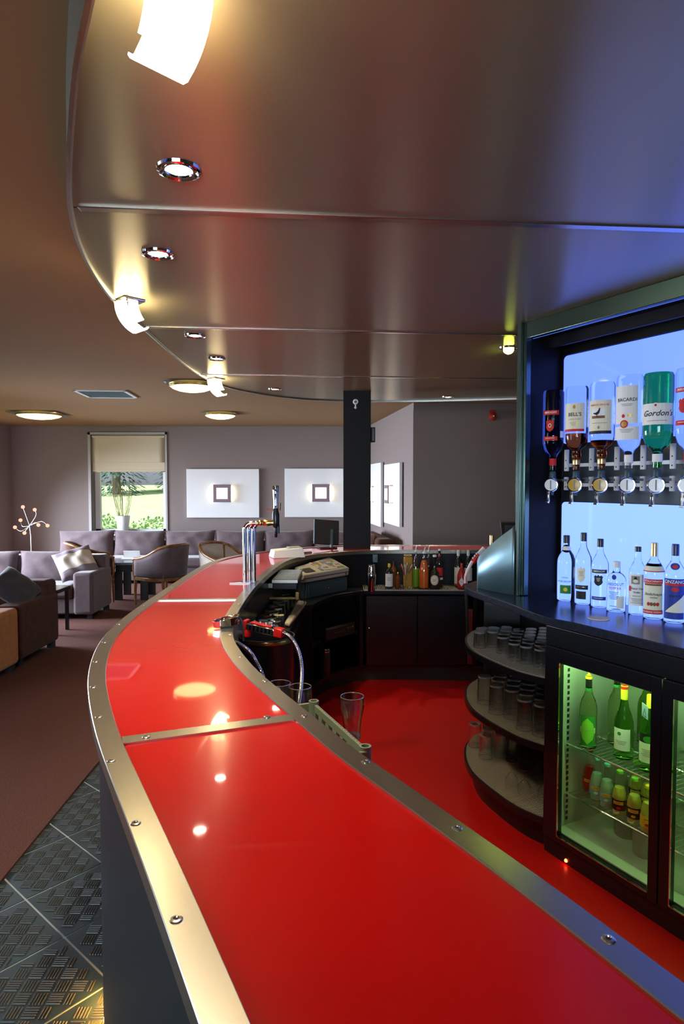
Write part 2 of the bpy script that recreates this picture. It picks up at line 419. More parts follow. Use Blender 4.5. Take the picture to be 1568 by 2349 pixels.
# ================================================================== room shell
BW = 11.5
WX0, WX1, WZ0, WZ1 = PY(209, 1100, BW).x, PY(380, 1100, BW).x, 0.76, PY(300, 997, BW).z
struct(MB().box(-6.6, 3.6, -3.2, 12.0, -.12, -.012).build('floor', M['grout'], smooth=False))
carpet = MB().prism([(-6.4,-3.1),(-1.385,-3.1),(-1.41,2.6),(-1.435,3.6),(-1.44,4.6),(-.9,5.4),(-.3,6.2),(3.4,6.4),(3.4,11.6),(-6.4,11.6)], -.012, .012)
struct(carpet.build('floor_carpet', M['carpet'], smooth=False))
struct(MB().box(-6.6, 3.6, -3.2, 12.0, CEIL, CEIL+.1).build('ceiling', M['ceil'], smooth=False))
mb = MB(); T = .28
mb.box(-6.4, WX0, BW, BW+T, 0, CEIL).box(WX1, 1.2, BW, BW+T, 0, CEIL).box(WX0, WX1, BW, BW+T, 0, WZ0).box(WX0, WX1, BW, BW+T, WZ1, CEIL)
struct(mb.build('wall_back', M['wall'], smooth=False))
SA, SB = Vector((.47, 11.5)), Vector((.90, 8.20))
nx = Vector((SA.y-SB.y, SB.x-SA.x)).normalized()*.2
struct(MB().prism([SA, SB, SB+nx, SA+nx], 0, CEIL).build('wall_side', M['wall'], smooth=False))
struct(MB().box(.90, 3.6, 8.20, 8.4, 0, CEIL).build('wall_alarm', M['wall'], smooth=False))
struct(MB().box(3.4, 3.6, -3.2, 8.3, 0, CEIL).build('wall_right', M['rearwall'], smooth=False))
struct(MB().box(-6.4, -2.1, -3.2, -3.0, 0, CEIL).box(.3, 3.6, -3.2, -3.0, 0, CEIL).box(-2.1, .3, -3.2, -3.0, 0, .9).box(-2.1, .3, -3.2, -3.0, 2.2, CEIL).build('wall_rear', M['rearwall'], smooth=False))
struct(MB().box(-2.1, -2.03, -3.15, -3.05, .9, 2.2).box(.23, .3, -3.15, -3.05, .9, 2.2).box(-2.1, .3, -3.15, -3.05, 2.13, 2.2).box(-2.1, .3, -3.15, -3.05, .9, .97).build('window_5', M['white'], smooth=False))  # unseen window, added as an opening for the frontal fill light
mb = MB(); ys = [-3.2] + [q for a, b in WINS for q in (a, b)] + [11.7]
def lw(y0, y1, z0, z1): mb.prism([(lwx(y0), y0), (lwx(y1), y1), (lwx(y1)-T, y1), (lwx(y0)-T, y0)], z0, z1)
for k in range(0, len(ys), 2): lw(ys[k], ys[k+1], 0, CEIL)
for a, b in WINS: lw(a, b, 0, WINZ[0]); lw(a, b, WINZ[1], CEIL)
struct(mb.build('wall_left', M['wall'], smooth=False))
def bars(name, pts, r, m, parent=None):
    b = MB()
    for p, q in pts: b.box(min(p[0],q[0])-r, max(p[0],q[0])+r, min(p[1],q[1])-r*.8, max(p[1],q[1])+r*.8, min(p[2],q[2])-r, max(p[2],q[2])+r)
    return b.build(name, m, parent, smooth=False)
# cornice strips along the wall tops
struct(MB().box(lwx(BW), .6, BW-.018, BW, 2.585, CEIL).build('trim_1', M['wall'], smooth=False, bevel=.004))
struct(MB().box(.90, 3.4, 8.182, 8.2, 2.585, CEIL).build('trim_2', M['wall'], smooth=False, bevel=.004))
struct(MB().box(lwx(BW), .5, BW-.015, BW, .012, .11).build('baseboard_back', M['white'], smooth=False))
# the window in view: casing, sash, pane, sill
win = struct(MB().box(WX0-.045, WX0, BW-.02, BW+.02, WZ0-.05, WZ1+.04).box(WX1, WX1+.03, BW-.02, BW+.02, WZ0-.05, WZ1+.04).box(WX0-.045, WX1+.03, BW-.02, BW+.02, WZ1, WZ1+.04).build('window_1', M['casing'], smooth=False))
bars('sash', [((WX0+.05, BW+.2, WZ0), (WX0+.05, BW+.2, WZ1)), ((WX1-.05, BW+.2, WZ0), (WX1-.05, BW+.2, WZ1)), ((WX0, BW+.2, WZ0+.03), (WX1, BW+.2, WZ0+.03)), ((WX0, BW+.2, WZ1-.03), (WX1, BW+.2, WZ1-.03))], .045, M['white'], win)
MB().box(WX0+.08, WX1-.08, BW+.198, BW+.204, WZ0+.06, WZ1-.06).build('pane', M['pane'], win, smooth=False)
MB().box(WX0, WX1, BW-.06, BW+.2, WZ0-.03, WZ0).build('sill', M['white'], win, smooth=False)
for n_, (a, b) in enumerate(WINS):
    r = struct(MB().prism([(lwx(a)-.14, a), (lwx(a)-.08, a), (lwx(a+.07)-.08, a+.07), (lwx(a+.07)-.14, a+.07)], *WINZ).prism([(lwx(b)-.14, b), (lwx(b)-.08, b), (lwx(b-.07)-.08, b-.07), (lwx(b-.07)-.14, b-.07)], *WINZ).build('window_%d' % (n_+2), M['white'], smooth=False))
blind = thing('roller_blind', 'beige roller blind pulled partway down the garden window', 'blind', ((WX0+WX1)/2, BW+.03, WZ1))
bw = (WX1-WX0)/2 - .02; bz = PY(300, 1080, BW).z - WZ1
def bf(a, b): return ((a*2-1)*bw, .006*math.sin(b*9), -.02 + bz*b)
MB().surf(12, 14, bf).build('fabric', M['blind'], blind, solid=.002)
MB().cyl((-bw, 0, -.03), (bw, 0, -.03), .022, 14).build('roller_tube', M['blind'], blind)
MB().box(-bw, bw, -.008, .010, bz-.005, bz+.022).build('bottom_bar', M['blind'], blind, bevel=.003)
MB().box(-bw, bw, -.003, .012, bz+.022, bz+.15).build('hem', M['blind'], blind, bevel=.002)

# garden seen through the window
struct(MB().add([(-24,11.9,-.4),(10,11.9,-.4),(10,14,-.3),(-24,14,-.3),(-24,36,1.35),(10,36,1.35),(-24,80,1.5),(10,80,1.5)], [(0,1,2,3),(3,2,5,4),(4,5,7,6)]).build('lawn', M['lawn'], smooth=False))
struct(MB().box(-22, lwx(0)-1.2, -6, 11.9, -.5, -.35).build('lawn_side', M['lawn'], smooth=False))
def bush(x, y, z, r, label, m, n=420, seed=1, hf=.8):
    rnd = random.Random(seed); t = thing('garden_bush', label, 'bush', (x, y, z), 0, 'garden bushes'); b = MB()
    for _ in range(n):
        a = rnd.uniform(0, 2*PI); c = rnd.uniform(-.2, 1); q = math.sqrt(max(0, 1-c*c)); k = rnd.uniform(.78, 1.05)
        p = Vector((math.cos(a)*q*r*k, math.sin(a)*q*r*k, (c+.25)*r*hf*k)); s_ = rnd.uniform(.03, .06)*r
        d1 = Vector((rnd.gauss(0,1), rnd.gauss(0,1), rnd.gauss(0,1))).normalized(); d2 = d1.orthogonal().normalized()
        b.add([p-d1*s_, p+d2*s_*.6, p+d1*s_, p-d2*s_*.6], [(0,1,2,3)])
    b.build('foliage', m, t, smooth=False)
    c_ = MB().ball((0, 0, .2*r), (r*.82, r*.82, r*hf*.85), 14, 9); c_.build('inner_mass', m, t)
    MB().cyl((0,0,-.1*r), (0,0,.3*r), .08*r, 8).build('stem', M['bark'], t)
bush(-6.3, 16.4, -.1, 1.0, 'pale green bush outside the window behind the white vase', M['leafgreen'], 2200, 2)
bush(-4.35, 15.2, -.1, .95, 'rounded green bush outside the window, nearer the pictures', M['leafgreen'], 2200, 3)
bush(-8.1, 18.9, .1, 1.1, 'tall green bush outside at the outer side of the window', M['leafgreen'], 2200, 4)
for k, (x, y, h, lab) in enumerate([(-11.5, 33, 11, 'dark conifer outside at the hinge side of the window'), (-8.9, 36, 12, 'dark conifer seen through the middle of the window'), (-6.5, 33, 11, 'dark conifer outside next to the window edge by the pictures')]):
    t = thing('conifer_tree', lab, 'tree', (x, y, 1.0), k, 'trees across the lawn'); rnd = random.Random(k); b = MB()
    for i in range(2600):
        q = rnd.random(); a = rnd.uniform(0, 2*PI); rr = 1.7*(1-q*.75)*rnd.uniform(.5, 1); p = Vector((rr*math.cos(a), rr*math.sin(a), q*h))
        d1 = Vector((math.cos(a), math.sin(a), -.5)); d2 = Vector((-math.sin(a), math.cos(a), 0)); s_ = rnd.uniform(.12, .22)
        b.add([p-d1*s_, p+d2*s_*.35, p+d1*s_, p-d2*s_*.35], [(0,1,2,3)])
    b.build('foliage', M['fir'], t, smooth=False); MB().cyl((0,0,0), (0,0,h), .22, 8, .05).build('trunk', M['bark'], t)

# ------------------------------------------------------------------ checker plate tiles
tr = struct(MB().prism([(-1.6,-1.2),(.5,-1.2),(-.2,.9),(-.6,1.9),(-.7,2.6),(-.7,5.2),(-1.6,5.2)], -.011, -.003).build('floor_tiles', M['grout'], smooth=False))
GA = math.radians(48.85); gx = Vector((math.cos(GA), math.sin(GA))); gy = Vector((-math.sin(GA), math.cos(GA))); TS = .325
o0 = Vector((-1.0105, 2.281))                      # a joint crossing
def inpoly(p, q): return all(((q[(i+1)%4]-q[i]).x*(p-q[i]).y - (q[(i+1)%4]-q[i]).y*(p-q[i]).x) > .010*(q[(i+1)%4]-q[i]).length for i in range(4))
CELL = .054
for i in range(-18, 18):
    for j in range(-18, 18):
        c = o0 + gx*(i+.5)*TS + gy*(j+.5)*TS
        bx_ = -.80 if c.y > 2.2 else (-.80 + (2.2-c.y)*.52)
        if not (-1.62 < c.x < bx_ + .30 and -.9 < c.y < 4.9): continue
        h = TS/2 - .0045
        q = [c-gx*h-gy*h, c+gx*h-gy*h, c+gx*h+gy*h, c-gx*h+gy*h]
        t = MB().prism([(p.x, p.y) for p in q], -.009, 0).build('tile', M['plate'], tr, smooth=False)
        b = MB()
        for a in range(int((c.x-.25)/CELL)-1, int((c.x+.25)/CELL)+2):
            for e in range(int((c.y-.25)/CELL)-1, int((c.y+.25)/CELL)+2):
                for k in range(5):
                    off = (k-2)*.0096
                    if (a+e) % 2: m0 = Vector((a*CELL+off, e*CELL)); dx, dy = .0013, .021
                    else: m0 = Vector((a*CELL, e*CELL+off)); dx, dy = .021, .0013
                    if inpoly(m0+Vector((dx,dy)), q) and inpoly(m0-Vector((dx,dy)), q):
                        z = .0028; v = [(m0.x-dx-.001,m0.y-dy-.001,0),(m0.x+dx+.001,m0.y-dy-.001,0),(m0.x+dx+.001,m0.y+dy+.001,0),(m0.x-dx-.001,m0.y+dy+.001,0),(m0.x-dx,m0.y-dy,z),(m0.x+dx,m0.y-dy,z),(m0.x+dx,m0.y+dy,z),(m0.x-dx,m0.y+dy,z)]
                        b.add(v, [(4,5,6,7),(0,1,5,4),(1,2,6,5),(2,3,7,6),(3,0,4,7)])
        if b.v:
            ob = b.build('raised_bars', M['platebar'], t, smooth=False); ob['kind'] = 'stuff'

# ================================================================== the bar
OUT = smooth_line(resample(catmull([(.75,-1.5),(.50,-.75),(.30,-.25),(.12,.12),(-.02,.40),(-.152,.662),(-.272,.896),(-.416,1.169),(-.553,1.432),(-.674,1.694),(-.765,1.92),(-.849,2.19),(-.905,2.45),(-.940,2.75),(-.958,3.1),(-.970,3.52),(-.985,4.1),(-.985,4.5),(-.955,4.85),(-.871,5.135),(-.715,5.42),(-.45,5.75),(-.1,5.98),(.271,6.055),(.8,6.07),(1.6,6.05)]), 150), 2)
INN = smooth_line(resample(catmull([(1.25,-1.2),(1.05,-.7),(.85,-.22),(.66,.20),(.52,.475),(.394,.72),(.305,.893),(.201,1.077),(.128,1.205),(.05,1.335),(-.012,1.455),(-.092,1.618),(-.169,1.774),(-.235,1.91),(-.298,2.06),(-.352,2.21),(-.398,2.36),(-.430,2.52),(-.455,2.73),(-.470,2.97),(-.482,3.35),(-.482,3.74),(-.466,4.19),(-.435,4.6),(-.385,4.90),(-.23,5.23),(0.0,5.46),(.25,5.56),(.6,5.585),(1.5,5.575)]), 150), 2)
TW = .05
O2 = offset(OUT, TW); I2 = offset(INN, -TW)
def nearest(line, p): return min(range(len(line)), key=lambda k: (line[k]-p.to_2d()).length)
ks = [(0, 0)] + [(nearest(O2, P(*a, BAR)), nearest(I2, P(*b, BAR))) for a, b in (((285,1700),(660,1638)), ((357,1373),(533,1373)), ((600,1276),(664,1284)))] + [(len(O2)-1, len(I2)-1)]
bar = thing('bar_counter', 'long curved bar with glossy red top and brushed steel edging', 'bar counter', (0, 0, 0))
for (a0, b0), (a1, b1) in zip(ks, ks[1:]):
    n_ = max(6, (a1-a0)); A = resample(O2[a0:a1+1], n_); B = resample(I2[b0:b1+1], n_)
    MB().wall(A, B, BAR-.035, BAR-.005).build('red_top_panel', M['red'], bar, smooth=False)
MB().wall(OUT, O2, BAR-.032, BAR).build('outer_steel_edge', M['steel'], bar, ang=60, bevel=.0015, seg=1)
MB().wall(I2, INN, BAR-.032, BAR).build('inner_steel_edge', M['steel'], bar, ang=60, bevel=.0015, seg=1)
def strip(a, b, w_, name):
    d_ = (b-a).normalized(); n_ = Vector((-d_.y, d_.x))*w_/2
    return MB().prism([a-n_, b-n_, b+n_, a+n_], BAR-.006, BAR-.0005).build(name, M['steel'], bar, smooth=False)
for (a, b), w_ in zip(ks[1:3], (.042, .038)): strip(O2[a], I2[b], w_, 'cross_strip')
F0, F1 = offset(OUT, .028), offset(OUT, .06)
MB().wall(F0, F1, .10, BAR-.032).build('front_panel', M['barfront'], bar, ang=60)
MB().wall(offset(OUT, .06), offset(OUT, .09), -.005, .10).build('kick_board', M['black'], bar, ang=60)
G0, G1 = offset(INN, -.05), offset(INN, -.02)
MB().wall(G0, G1, -.005, BAR-.032).build('inner_panel', M['black'], bar, ang=60)
sc = MB().lathe([(.0001, .0006), (.0035, .0006), (.0042, .0022), (.0075, .0016), (.0090, .0002), (.0090, -.002)], 16).mesh('screw', M['steel'], True, 30)
dk = MB().lathe([(.0001, .0009), (.0030, .0009)], 6, close=False).mesh('socket', M['blackmatt'], False)
SCP = [(404,2110),(311,1889),(255,1746),(227,1645),(214,1576),(220,1518),(240,1473),(273,1432),(330,1389),(395,1347),(1395,2155),(1048,1900),(838,1748),(698,1643),(608,1562),(550,1506),(528,1455),(549,1386),(585,1337),(335,1691),(612,1645)]
for x, y in SCP:
    o = bpy.data.objects.new('screw', sc); COL.objects.link(o); o.parent = bar; o.location = P(x, y, BAR) + Vector((0, 0, 0.0002))
    o2 = bpy.data.objects.new('socket', dk); COL.objects.link(o2); o2.parent = o
# under-bar foot lamp that warms the tiles
_i = nearest(OUT, Vector((-.785, 1.97, 0))); _t = (OUT[_i+1]-OUT[_i-1]).normalized(); _n = Vector((-_t.y, _t.x)); FLP = OUT[_i] + _n*(-.046); FLA = math.atan2(_n.y, _n.x) - PI/2
fl = thing('foot_light', 'small warm lamp low on the bar front lighting the tiles', 'lamp', (*FLP, .045), FLA)
MB().box(-.10, .10, -.012, .012, -.02, .02).build('housing', M['black'], fl, smooth=False)
MB().box(-.09, .09, .012, .016, -.014, .014).build('lens', M['e_foot'], fl, smooth=False)

# ------------------------------------------------------------------ behind the bar: red floor, worktops, cabinets
struct(MB().prism([(p.x, p.y) for p in I2[5:]] + [(2.2, 5.5), (2.2, -1.5), (1.6, -1.5)], -.012, .006).build('floor_red', M['redfloor'], smooth=False))
WK = .77
kick = catmull([(-.26,4.70),(-.183,4.942),(-.084,5.134),(.058,5.27),(.168,5.341),(.38,5.36),(.609,5.365),(1.05,5.33),(1.5,5.25)], 5)
kick2 = [Vector((p.x, p.y)) for p in kick]
def inner_at(n_, a, b): return resample([q for q in INN if a <= q.y and (q.x > -.6)][0:], n_)
cabt = thing('back_workstation', 'black curved workstation with open shelves beneath the far bar', 'cabinet', (0, 0, 0))
frontl = offset(kick2, .05); n_ = len(kick2)
i0 = nearest(INN, Vector((-.44, 4.55, 0)))
inn_end = [p for p in INN[i0:] if p.x <= 1.45]
backl = [p + Vector((0.012, -.012)) for p in resample(inn_end, n_)]
MB().wall(backl, frontl, WK-.035, WK).build('worktop', M['black'], cabt, ang=60, bevel=.004)
MB().wall(backl, kick2, .0, .12).build('plinth', M['bluegrey'], cabt, ang=60)
MB().wall(backl, offset(kick2, .03), .12, .14).build('bottom_shelf', M['black'], cabt, ang=60)
# upright dividers and the black end
def upright(x0, y0, x1, y1, t_=.02, z0=.14, z1=WK-.035, name='upright_panel'):
    a, b = Vector((x0, y0)), Vector((x1, y1)); d_ = (b-a).normalized(); q = Vector((-d_.y, d_.x))*t_/2
    return MB().prism([a-q, b-q, b+q, a+q], z0, z1).build(name, M['black'], cabt, smooth=False)
upright(-.40, 4.74, -.22, 4.72, .03)
upright(.16, 5.31, .10, 5.52, .03)
upright(1.10, 5.30, 1.10, 5.55, .03)
MB().wall(backl[:len(backl)//2], offset(kick2, -.03)[:len(backl)//2], .40, .42).build('shelf', M['bluegrey'], cabt, ang=60)
door = MB().box(.20, .62, 5.285, 5.305, .15, WK-.045).build('door', M['black'], cabt, bevel=.003); MB().lathe([(.0001,.018),(.008,.016),(.010,.010),(.005,.004),(.005,0)], 14, Matrix.Translation((.225, 5.284, .46)) @ Matrix.Rotation(PI/2, 4, 'X')).build('knob', M['brass'], door)
door = MB().box(.625, 1.03, 5.285, 5.305, .15, WK-.045).build('door', M['black'], cabt, bevel=.003)
MB().box(1.035, 1.075, 5.27, 5.285, .16, .62).build('red_edge_strip', mat('dull_red_strip', (.20, .03, .03), .5), cabt, smooth=False)
# ribbed steel mat under the far bottles
mt = thing('ribbed_drip_mat', 'grey ribbed bar mat under the bottles on the far worktop', 'bar mat', (.60, 5.33, WK))
MB().box(-.42, .44, -.055, .22, .0, .008).build('base', M['matting'], mt, smooth=False)
b = MB()
for k in range(60): b.box(-.415+k*.0143, -.408+k*.0143, -.057, .22, .008, .014)
rb = b.build('ribs', M['steel'], mt, smooth=False); rb['kind'] = 'stuff'

# left-hand under-bar glass station and red ledge
st = thing('glass_station', 'black under-bar stand with pale end holding rows of glasses', 'stand', (0, 0, 0))
iA = [p for p in INN if 3.05 < p.y < 4.75 and p.x < -.3]
edge = [Vector((-.315 + .05*(p.y-4.0)*.9, p.y)) for p in iA]
MB().wall([p + Vector((-.015, 0)) for p in iA], edge, .70, .755).build('tray_top', M['black'], st, ang=60)
MB().prism([(-.36,4.02),(-.325,3.98),(-.262,4.74),(-.33,4.78)], .755, .785).build('pale_end_plate', M['cream'], st, bevel=.01)
MB().prism([(-.36,3.1),(-.345,3.1),(-.262,4.70),(-.29,4.70)], -.005, .70).build('side_panel', M['black'], st, smooth=False)
lg = thing('under_bar_ledge', 'low red ledge under the inner bar edge carrying the glass rack', 'ledge', (0, 0, 0))
iB = [p for p in INN if 1.25 < p.y < 2.42]
MB().wall([p + Vector((-.01, 0)) for p in iB], offset(iB, .285), .715, .75).build('ledge_top', M['redfloor'], lg, ang=60)
MB().wall([p + Vector((-.01, 0)) for p in iB], offset(iB, .05), -.005, .715).build('support_panel', M['black'], lg, ang=60)

# ================================================================== canopy
CANP = catmull([(.75,-1.3),(.40,-.6),(.20,-.15),(.05,.20),(-.10,.50),(-.22,.75),(-.33,.965),(-.419,1.131),(-.512,1.302),(-.632,1.559),(-.72,1.76),(-.80,1.96),(-.875,2.20),(-.936,2.46),(-.985,2.75),(-1.015,3.05),(-1.032,3.47),(-1.055,4.06),(-1.062,4.60),(-1.04,5.05),(-.969,5.42),(-.851,5.69),(-.615,6.02),(-.341,6.25),(-.004,6.37),(.30,6.40),(.69,6.40),(1.144,6.33),(1.70,6.2),(2.6,5.9)], 5)
CANP = smooth_line(CANP, 2)
poly = [Vector((p.x, p.y)) for p in CANP] + [Vector((3.3, 5.6)), Vector((3.3, -1.3))]
def clip(poly, a, b, c):                             # keep a*x + b*y >= c
    out = []
    for i in range(len(poly)):
        p, q = poly[i], poly[(i+1) % len(poly)]; dp, dq = a*p.x+b*p.y-c, a*q.x+b*q.y-c
        if dp >= 0: out.append(p)
        if dp*dq < 0: out.append(p.lerp(q, dp/(dp-dq)))
    return out
can = thing('bar_canopy', 'brushed metal canopy curving over the bar with recessed spots', 'canopy', (0, 0, CAN))
SL = .0865
def sline(x, c): return c + SL*x
cs = [.563, 2.020, 3.501, 4.965]
prev = -9
for c in cs + [99]:
    q = clip(clip(poly, -SL, 1, prev+.004), SL, -1, -(c-.004))
    if len(q) > 2: MB().prism([(p.x, p.y) for p in q], 0, .02).build('ceiling_panel', M['canopy'], can, smooth=False)
    prev = c
for c, w_ in zip(cs, (.034, .034, .022, .022)):
    xs = [p for p, r in zip(CANP, CANP[1:]) if (p.y-sline(p.x, c))*(r.y-sline(r.x, c)) <= 0]
    x0 = (xs[0].x if xs else -.2) + .004
    b = MB(); n_ = 24; A = [Vector((x0+(3.2-x0)*k/n_, sline(x0+(3.2-x0)*k/n_, c)-w_/2)) for k in range(n_+1)]; B = [p+Vector((0, w_)) for p in A]
    b.wall(A, B, -.006, .004)
    b.build('seam_strip', M['seam'], can, bevel=.003)
C2 = [Vector((p.x, p.y)) for p in CANP]
MB().wall(offset(C2, -.012), C2, -.004, CEIL-CAN).build('fascia', M['fascia'], can, ang=60)
MB().wall(offset(C2, -.015), offset(C2, -.006), -.012, -.003).build('edge_bead', M['seam'], can, ang=60)
MB().prism([(p.x, p.y) for p in poly], .02, .03).build('backing_board', M['blackmatt'], can, smooth=False)

# column through the canopy
struct(MB().box(PY(787, 1000, 5.72).x, PY(850, 1000, 5.72).x, 5.72, 5.96, -.005, CAN+.01).build('column', M['column'], smooth=False, bevel=.004))
# recessed spots
def downlight(x, y, label, m, power, col, spot=95):
    p = P(x, y, CAN); t = thing('downlight', label, 'downlight', p, 0, 'recessed canopy spots')
    MB().lathe([(.034,-.002),(.036,-.006),(.041,-.006),(.043,-.003),(.050,-.009),(.056,-.007),(.058,0),(.034,0)], 28, close=False).build('chrome_ring', M['chrome'], t)
    MB().lathe([(.0001,-.0035),(.030,-.003),(.034,-.001)], 20, close=False).build('lamp_face', m, t)
    L = bpy.data.lights.new('spot', 'SPOT'); L.energy = power; L.color = col; L.spot_size = math.radians(spot); L.spot_blend = .6; L.shadow_soft_size = .03
    lo = bpy.data.objects.new('lamp_beam', L); COL.objects.link(lo); lo.parent = t; lo.location = (0, 0, -.012)
WARM = (1.0, .80, .52)
DP = 52
downlight(410, 388, 'chrome canopy downlight nearest the camera below the big glass shade', M['e_down'], DP, WARM)
downlight(362, 581, 'chrome canopy downlight just beyond the first canopy seam', M['e_down'], DP, WARM)
downlight(447, 769, 'chrome canopy downlight beyond the middle glass shade', M['e_down'], DP, WARM)
downlight(497, 822, 'chrome canopy downlight just before the small far glass shade', M['e_down'], DP, WARM)
downlight(630, 892, 'small canopy downlight on the far panel before the black column', M['e_down'], DP, WARM)
downlight(1027, 910, 'small canopy downlight on the far panel past the black column', M['e_down'], DP, WARM)
downlight(1166, 797, 'bright yellow green canopy spot beside the back bar post', M['e_green'], 48, (.75, 1.0, .12), 170)
for _t in [t for t in bpy.data.objects if t.get('label', '').startswith('bright yellow')]: MB().ball((0, 0, -.012), (.032, .032, .028), 16, 10).build('lamp_bulb', M['e_green'], _t)

# curved glass canopy lamps
def shade_lamp(x, y, deg, label, sc_=1.0):
    p = P(x, y, CAN); t = thing('canopy_lamp', label, 'lamp', p, math.radians(deg), 'curved glass canopy lamps', (sc_, sc_, sc_))
    R = .125; W = .052
    pr = [(R*(1-math.cos(a)), -.012-R*math.sin(a)) for a in [math.radians(k) for k in range(0, 66, 5)]]
    e = pr[-1]; pr += [(e[0]+.012, e[1]-.006), (e[0]+.026, e[1]-.004), (e[0]+.034, e[1]+.006)]
    def fn(a, b):
        i = min(int(a*(len(pr)-1)+.5), len(pr)-1); return (pr[i][0]-.05, (b*2-1)*W, pr[i][1])
    MB().surf(len(pr), 5, fn).build('curved_shade', M['e_canopy'], t, solid=.004)
    pr2 = [(q[0]+.022, q[1]+.004) for q in pr[:9]]
    MB().surf(len(pr2), 4, lambda a, b: (pr2[int(a*(len(pr2)-1)+.5)][0]-.012, (b*2-1)*W*.8, pr2[int(a*(len(pr2)-1)+.5)][1])).build('inner_shade', M['e_canopy'], t, solid=.003)
    MB().box(-.055, .045, -.05, .05, -.012, 0).build('mounting_plate', M['chrome'], t, bevel=.004)
    MB().ball((-.045, -.048, -.018), .007, 10, 8).build('thumb_screw', M['brass'], t)
    MB().cyl((.0, -.04, -.05), (.0, .04, -.05), .006, 10).build('lamp_tube', M['e_down'], t)
shade_lamp(392, -45, 135, 'large curved glass lamp cut by the top of the frame', .95)
shade_lamp(300, 688, 45, 'curved glass lamp on the canopy edge by the second seam')
shade_lamp(497, 868, 45, 'small far curved glass lamp near the tip of the canopy')

# ================================================================== back bar (local x = along the bar towards the camera side, local y = depth)
U1 = -.55
bbt = thing('back_bar_housing', 'tall black back bar housing with blue backlit panels', 'back bar', BB(-2.53, 2.40, BCK), RZ)
def LB(u, v, z): return (u+2.53, v-2.40, z-BCK)          # local of the housing
def hbox(u0, u1, v0, v1, z0, z1):
    a = LB(u0, v0, z0); c = LB(u1, v1, z1); return MB().box(a[0], c[0], a[1], c[1], a[2], c[2])
hbox(-2.528, -2.462, 2.40, 2.44, BCK, CAN).build('front_post', M['bronze'], bbt, bevel=.006)
hbox(-2.500, -2.478, 2.385, 2.40, BCK, CAN).build('post_rib', M['bronze'], bbt, bevel=.003)
hbox(-2.528, -2.47, 2.44, 2.66, BCK, CAN).build('side_panel', M['column'], bbt, smooth=False)
hbox(-2.462, U1, 2.40, 2.43, 2.385, CAN).build('top_fascia', M['bronze'], bbt, bevel=.004)
hbox(-2.47, U1, 2.43, 2.66, 2.40, 2.42).build('soffit', M['column'], bbt, smooth=False)
hbox(-2.47, U1, 2.53, 2.545, 2.345, 2.40).build('inner_pelmet', M['column'], bbt, smooth=False)
hbox(-2.47, U1, 2.67, 2.69, BCK, CAN).build('back_board', M['black'], bbt, smooth=False)
hbox(-2.47, U1, 2.650, 2.668, 1.56, 1.86).build('middle_band', M['band'], bbt, smooth=False)
hbox(-2.47, U1, 2.650, 2.668, 2.322, 2.40).build('upper_band', M['column'], bbt, smooth=False)
hbox(-2.47, -2.448, 2.650, 2.668, BCK, 2.40).build('side_band', M['column'], bbt, smooth=False)
hbox(-2.47, U1, 2.445, 2.458, 2.393, 2.401).build('blue_strip_light', emis('blue_strip_glow', (.08, .2, 1.0), 1.5), bbt, smooth=False)
def rpanel(name, u0, u1, z0, z1, m, r=.022):
    a = LB(u0, 0, z0); c = LB(u1, 0, z1); pts = []
    for cx, cz, s0 in ((c[0]-r, c[2]-r, 0), (a[0]+r, c[2]-r, 90), (a[0]+r, a[2]+r, 180), (c[0]-r, a[2]+r, 270)):
        for k in range(6): t = math.radians(s0+k*18); pts.append((cx+r*math.cos(t), cz+r*math.sin(t)))
    y = 2.655-2.40; n_ = len(pts)
    v = [(p[0], y, p[1]) for p in pts] + [(p[0], y+.012, p[1]) for p in pts]
    f = [tuple(range(n_))] + [(i, n_+i, n_+(i+1) % n_, (i+1) % n_) for i in range(n_)]
    return MB().add(v, f).build(name, m, bbt, smooth=False)
def panel_mat(name, col, s):
    m, nt, b = nodes(name); b.inputs['Base Color'].default_value = (.04, .07, .14, 1); b.inputs['Roughness'].default_value = .06
    b.inputs['Emission Color'].default_value = (*col, 1); b.inputs['Emission Strength'].default_value = s
    return m
E_UP = panel_mat('upper_backlit_glass', (.092, .168, 1.0), 2.4); E_LO = panel_mat('lower_backlit_glass', (.155, .268, 1.0), 2.4)
rpanel('upper_light_panel', -2.448, U1, 1.86, 2.318, E_UP)
rpanel('lower_light_panel', -2.448, U1, BCK+.002, 1.555, E_LO)

# counter of the back bar
ctr = thing('back_bar_counter', 'dark curved back bar counter holding the row of vodka bottles', 'counter', (0, 0, BCK))
fr = [BB(U1, 2.13, 0), BB(-1.2, 2.13, 0), BB(-1.9, 2.13, 0)]
cv = catmull([(.905,2.76),(.858,2.90),(.80,3.17),(.735,3.39),(.698,3.54),(.700,3.66),(.744,3.76),(.83,3.87),(1.0,3.95)], 6)
back = [BB(-2.47, 2.69, 0), BB(U1, 2.69, 0)]
cpoly = [(p.x, p.y) for p in fr + cv + back]
MB().prism(cpoly, -.036, 0).build('counter_slab', M['counter'], ctr, smooth=False, bevel=.004)
# curved steel screen standing on the counter
sc2 = thing('side_screen', 'bluish steel screen with sloping top beside the back bar post', 'screen', (0, 0, BCK))
pa = catmull([(.897,3.345),(.84,3.42),(.79,3.50),(.755,3.58)], 4); n_ = len(pa)
def scf(a, b):
    p = pa[min(int(a*(n_-1)+.5), n_-1)]; top = .365 - .205*a if a < .97 else .15
    return (p.x, p.y, top*b + .001)
MB().surf(n_, 3, scf).build('screen_plate', M['teal'], sc2, solid=.006)
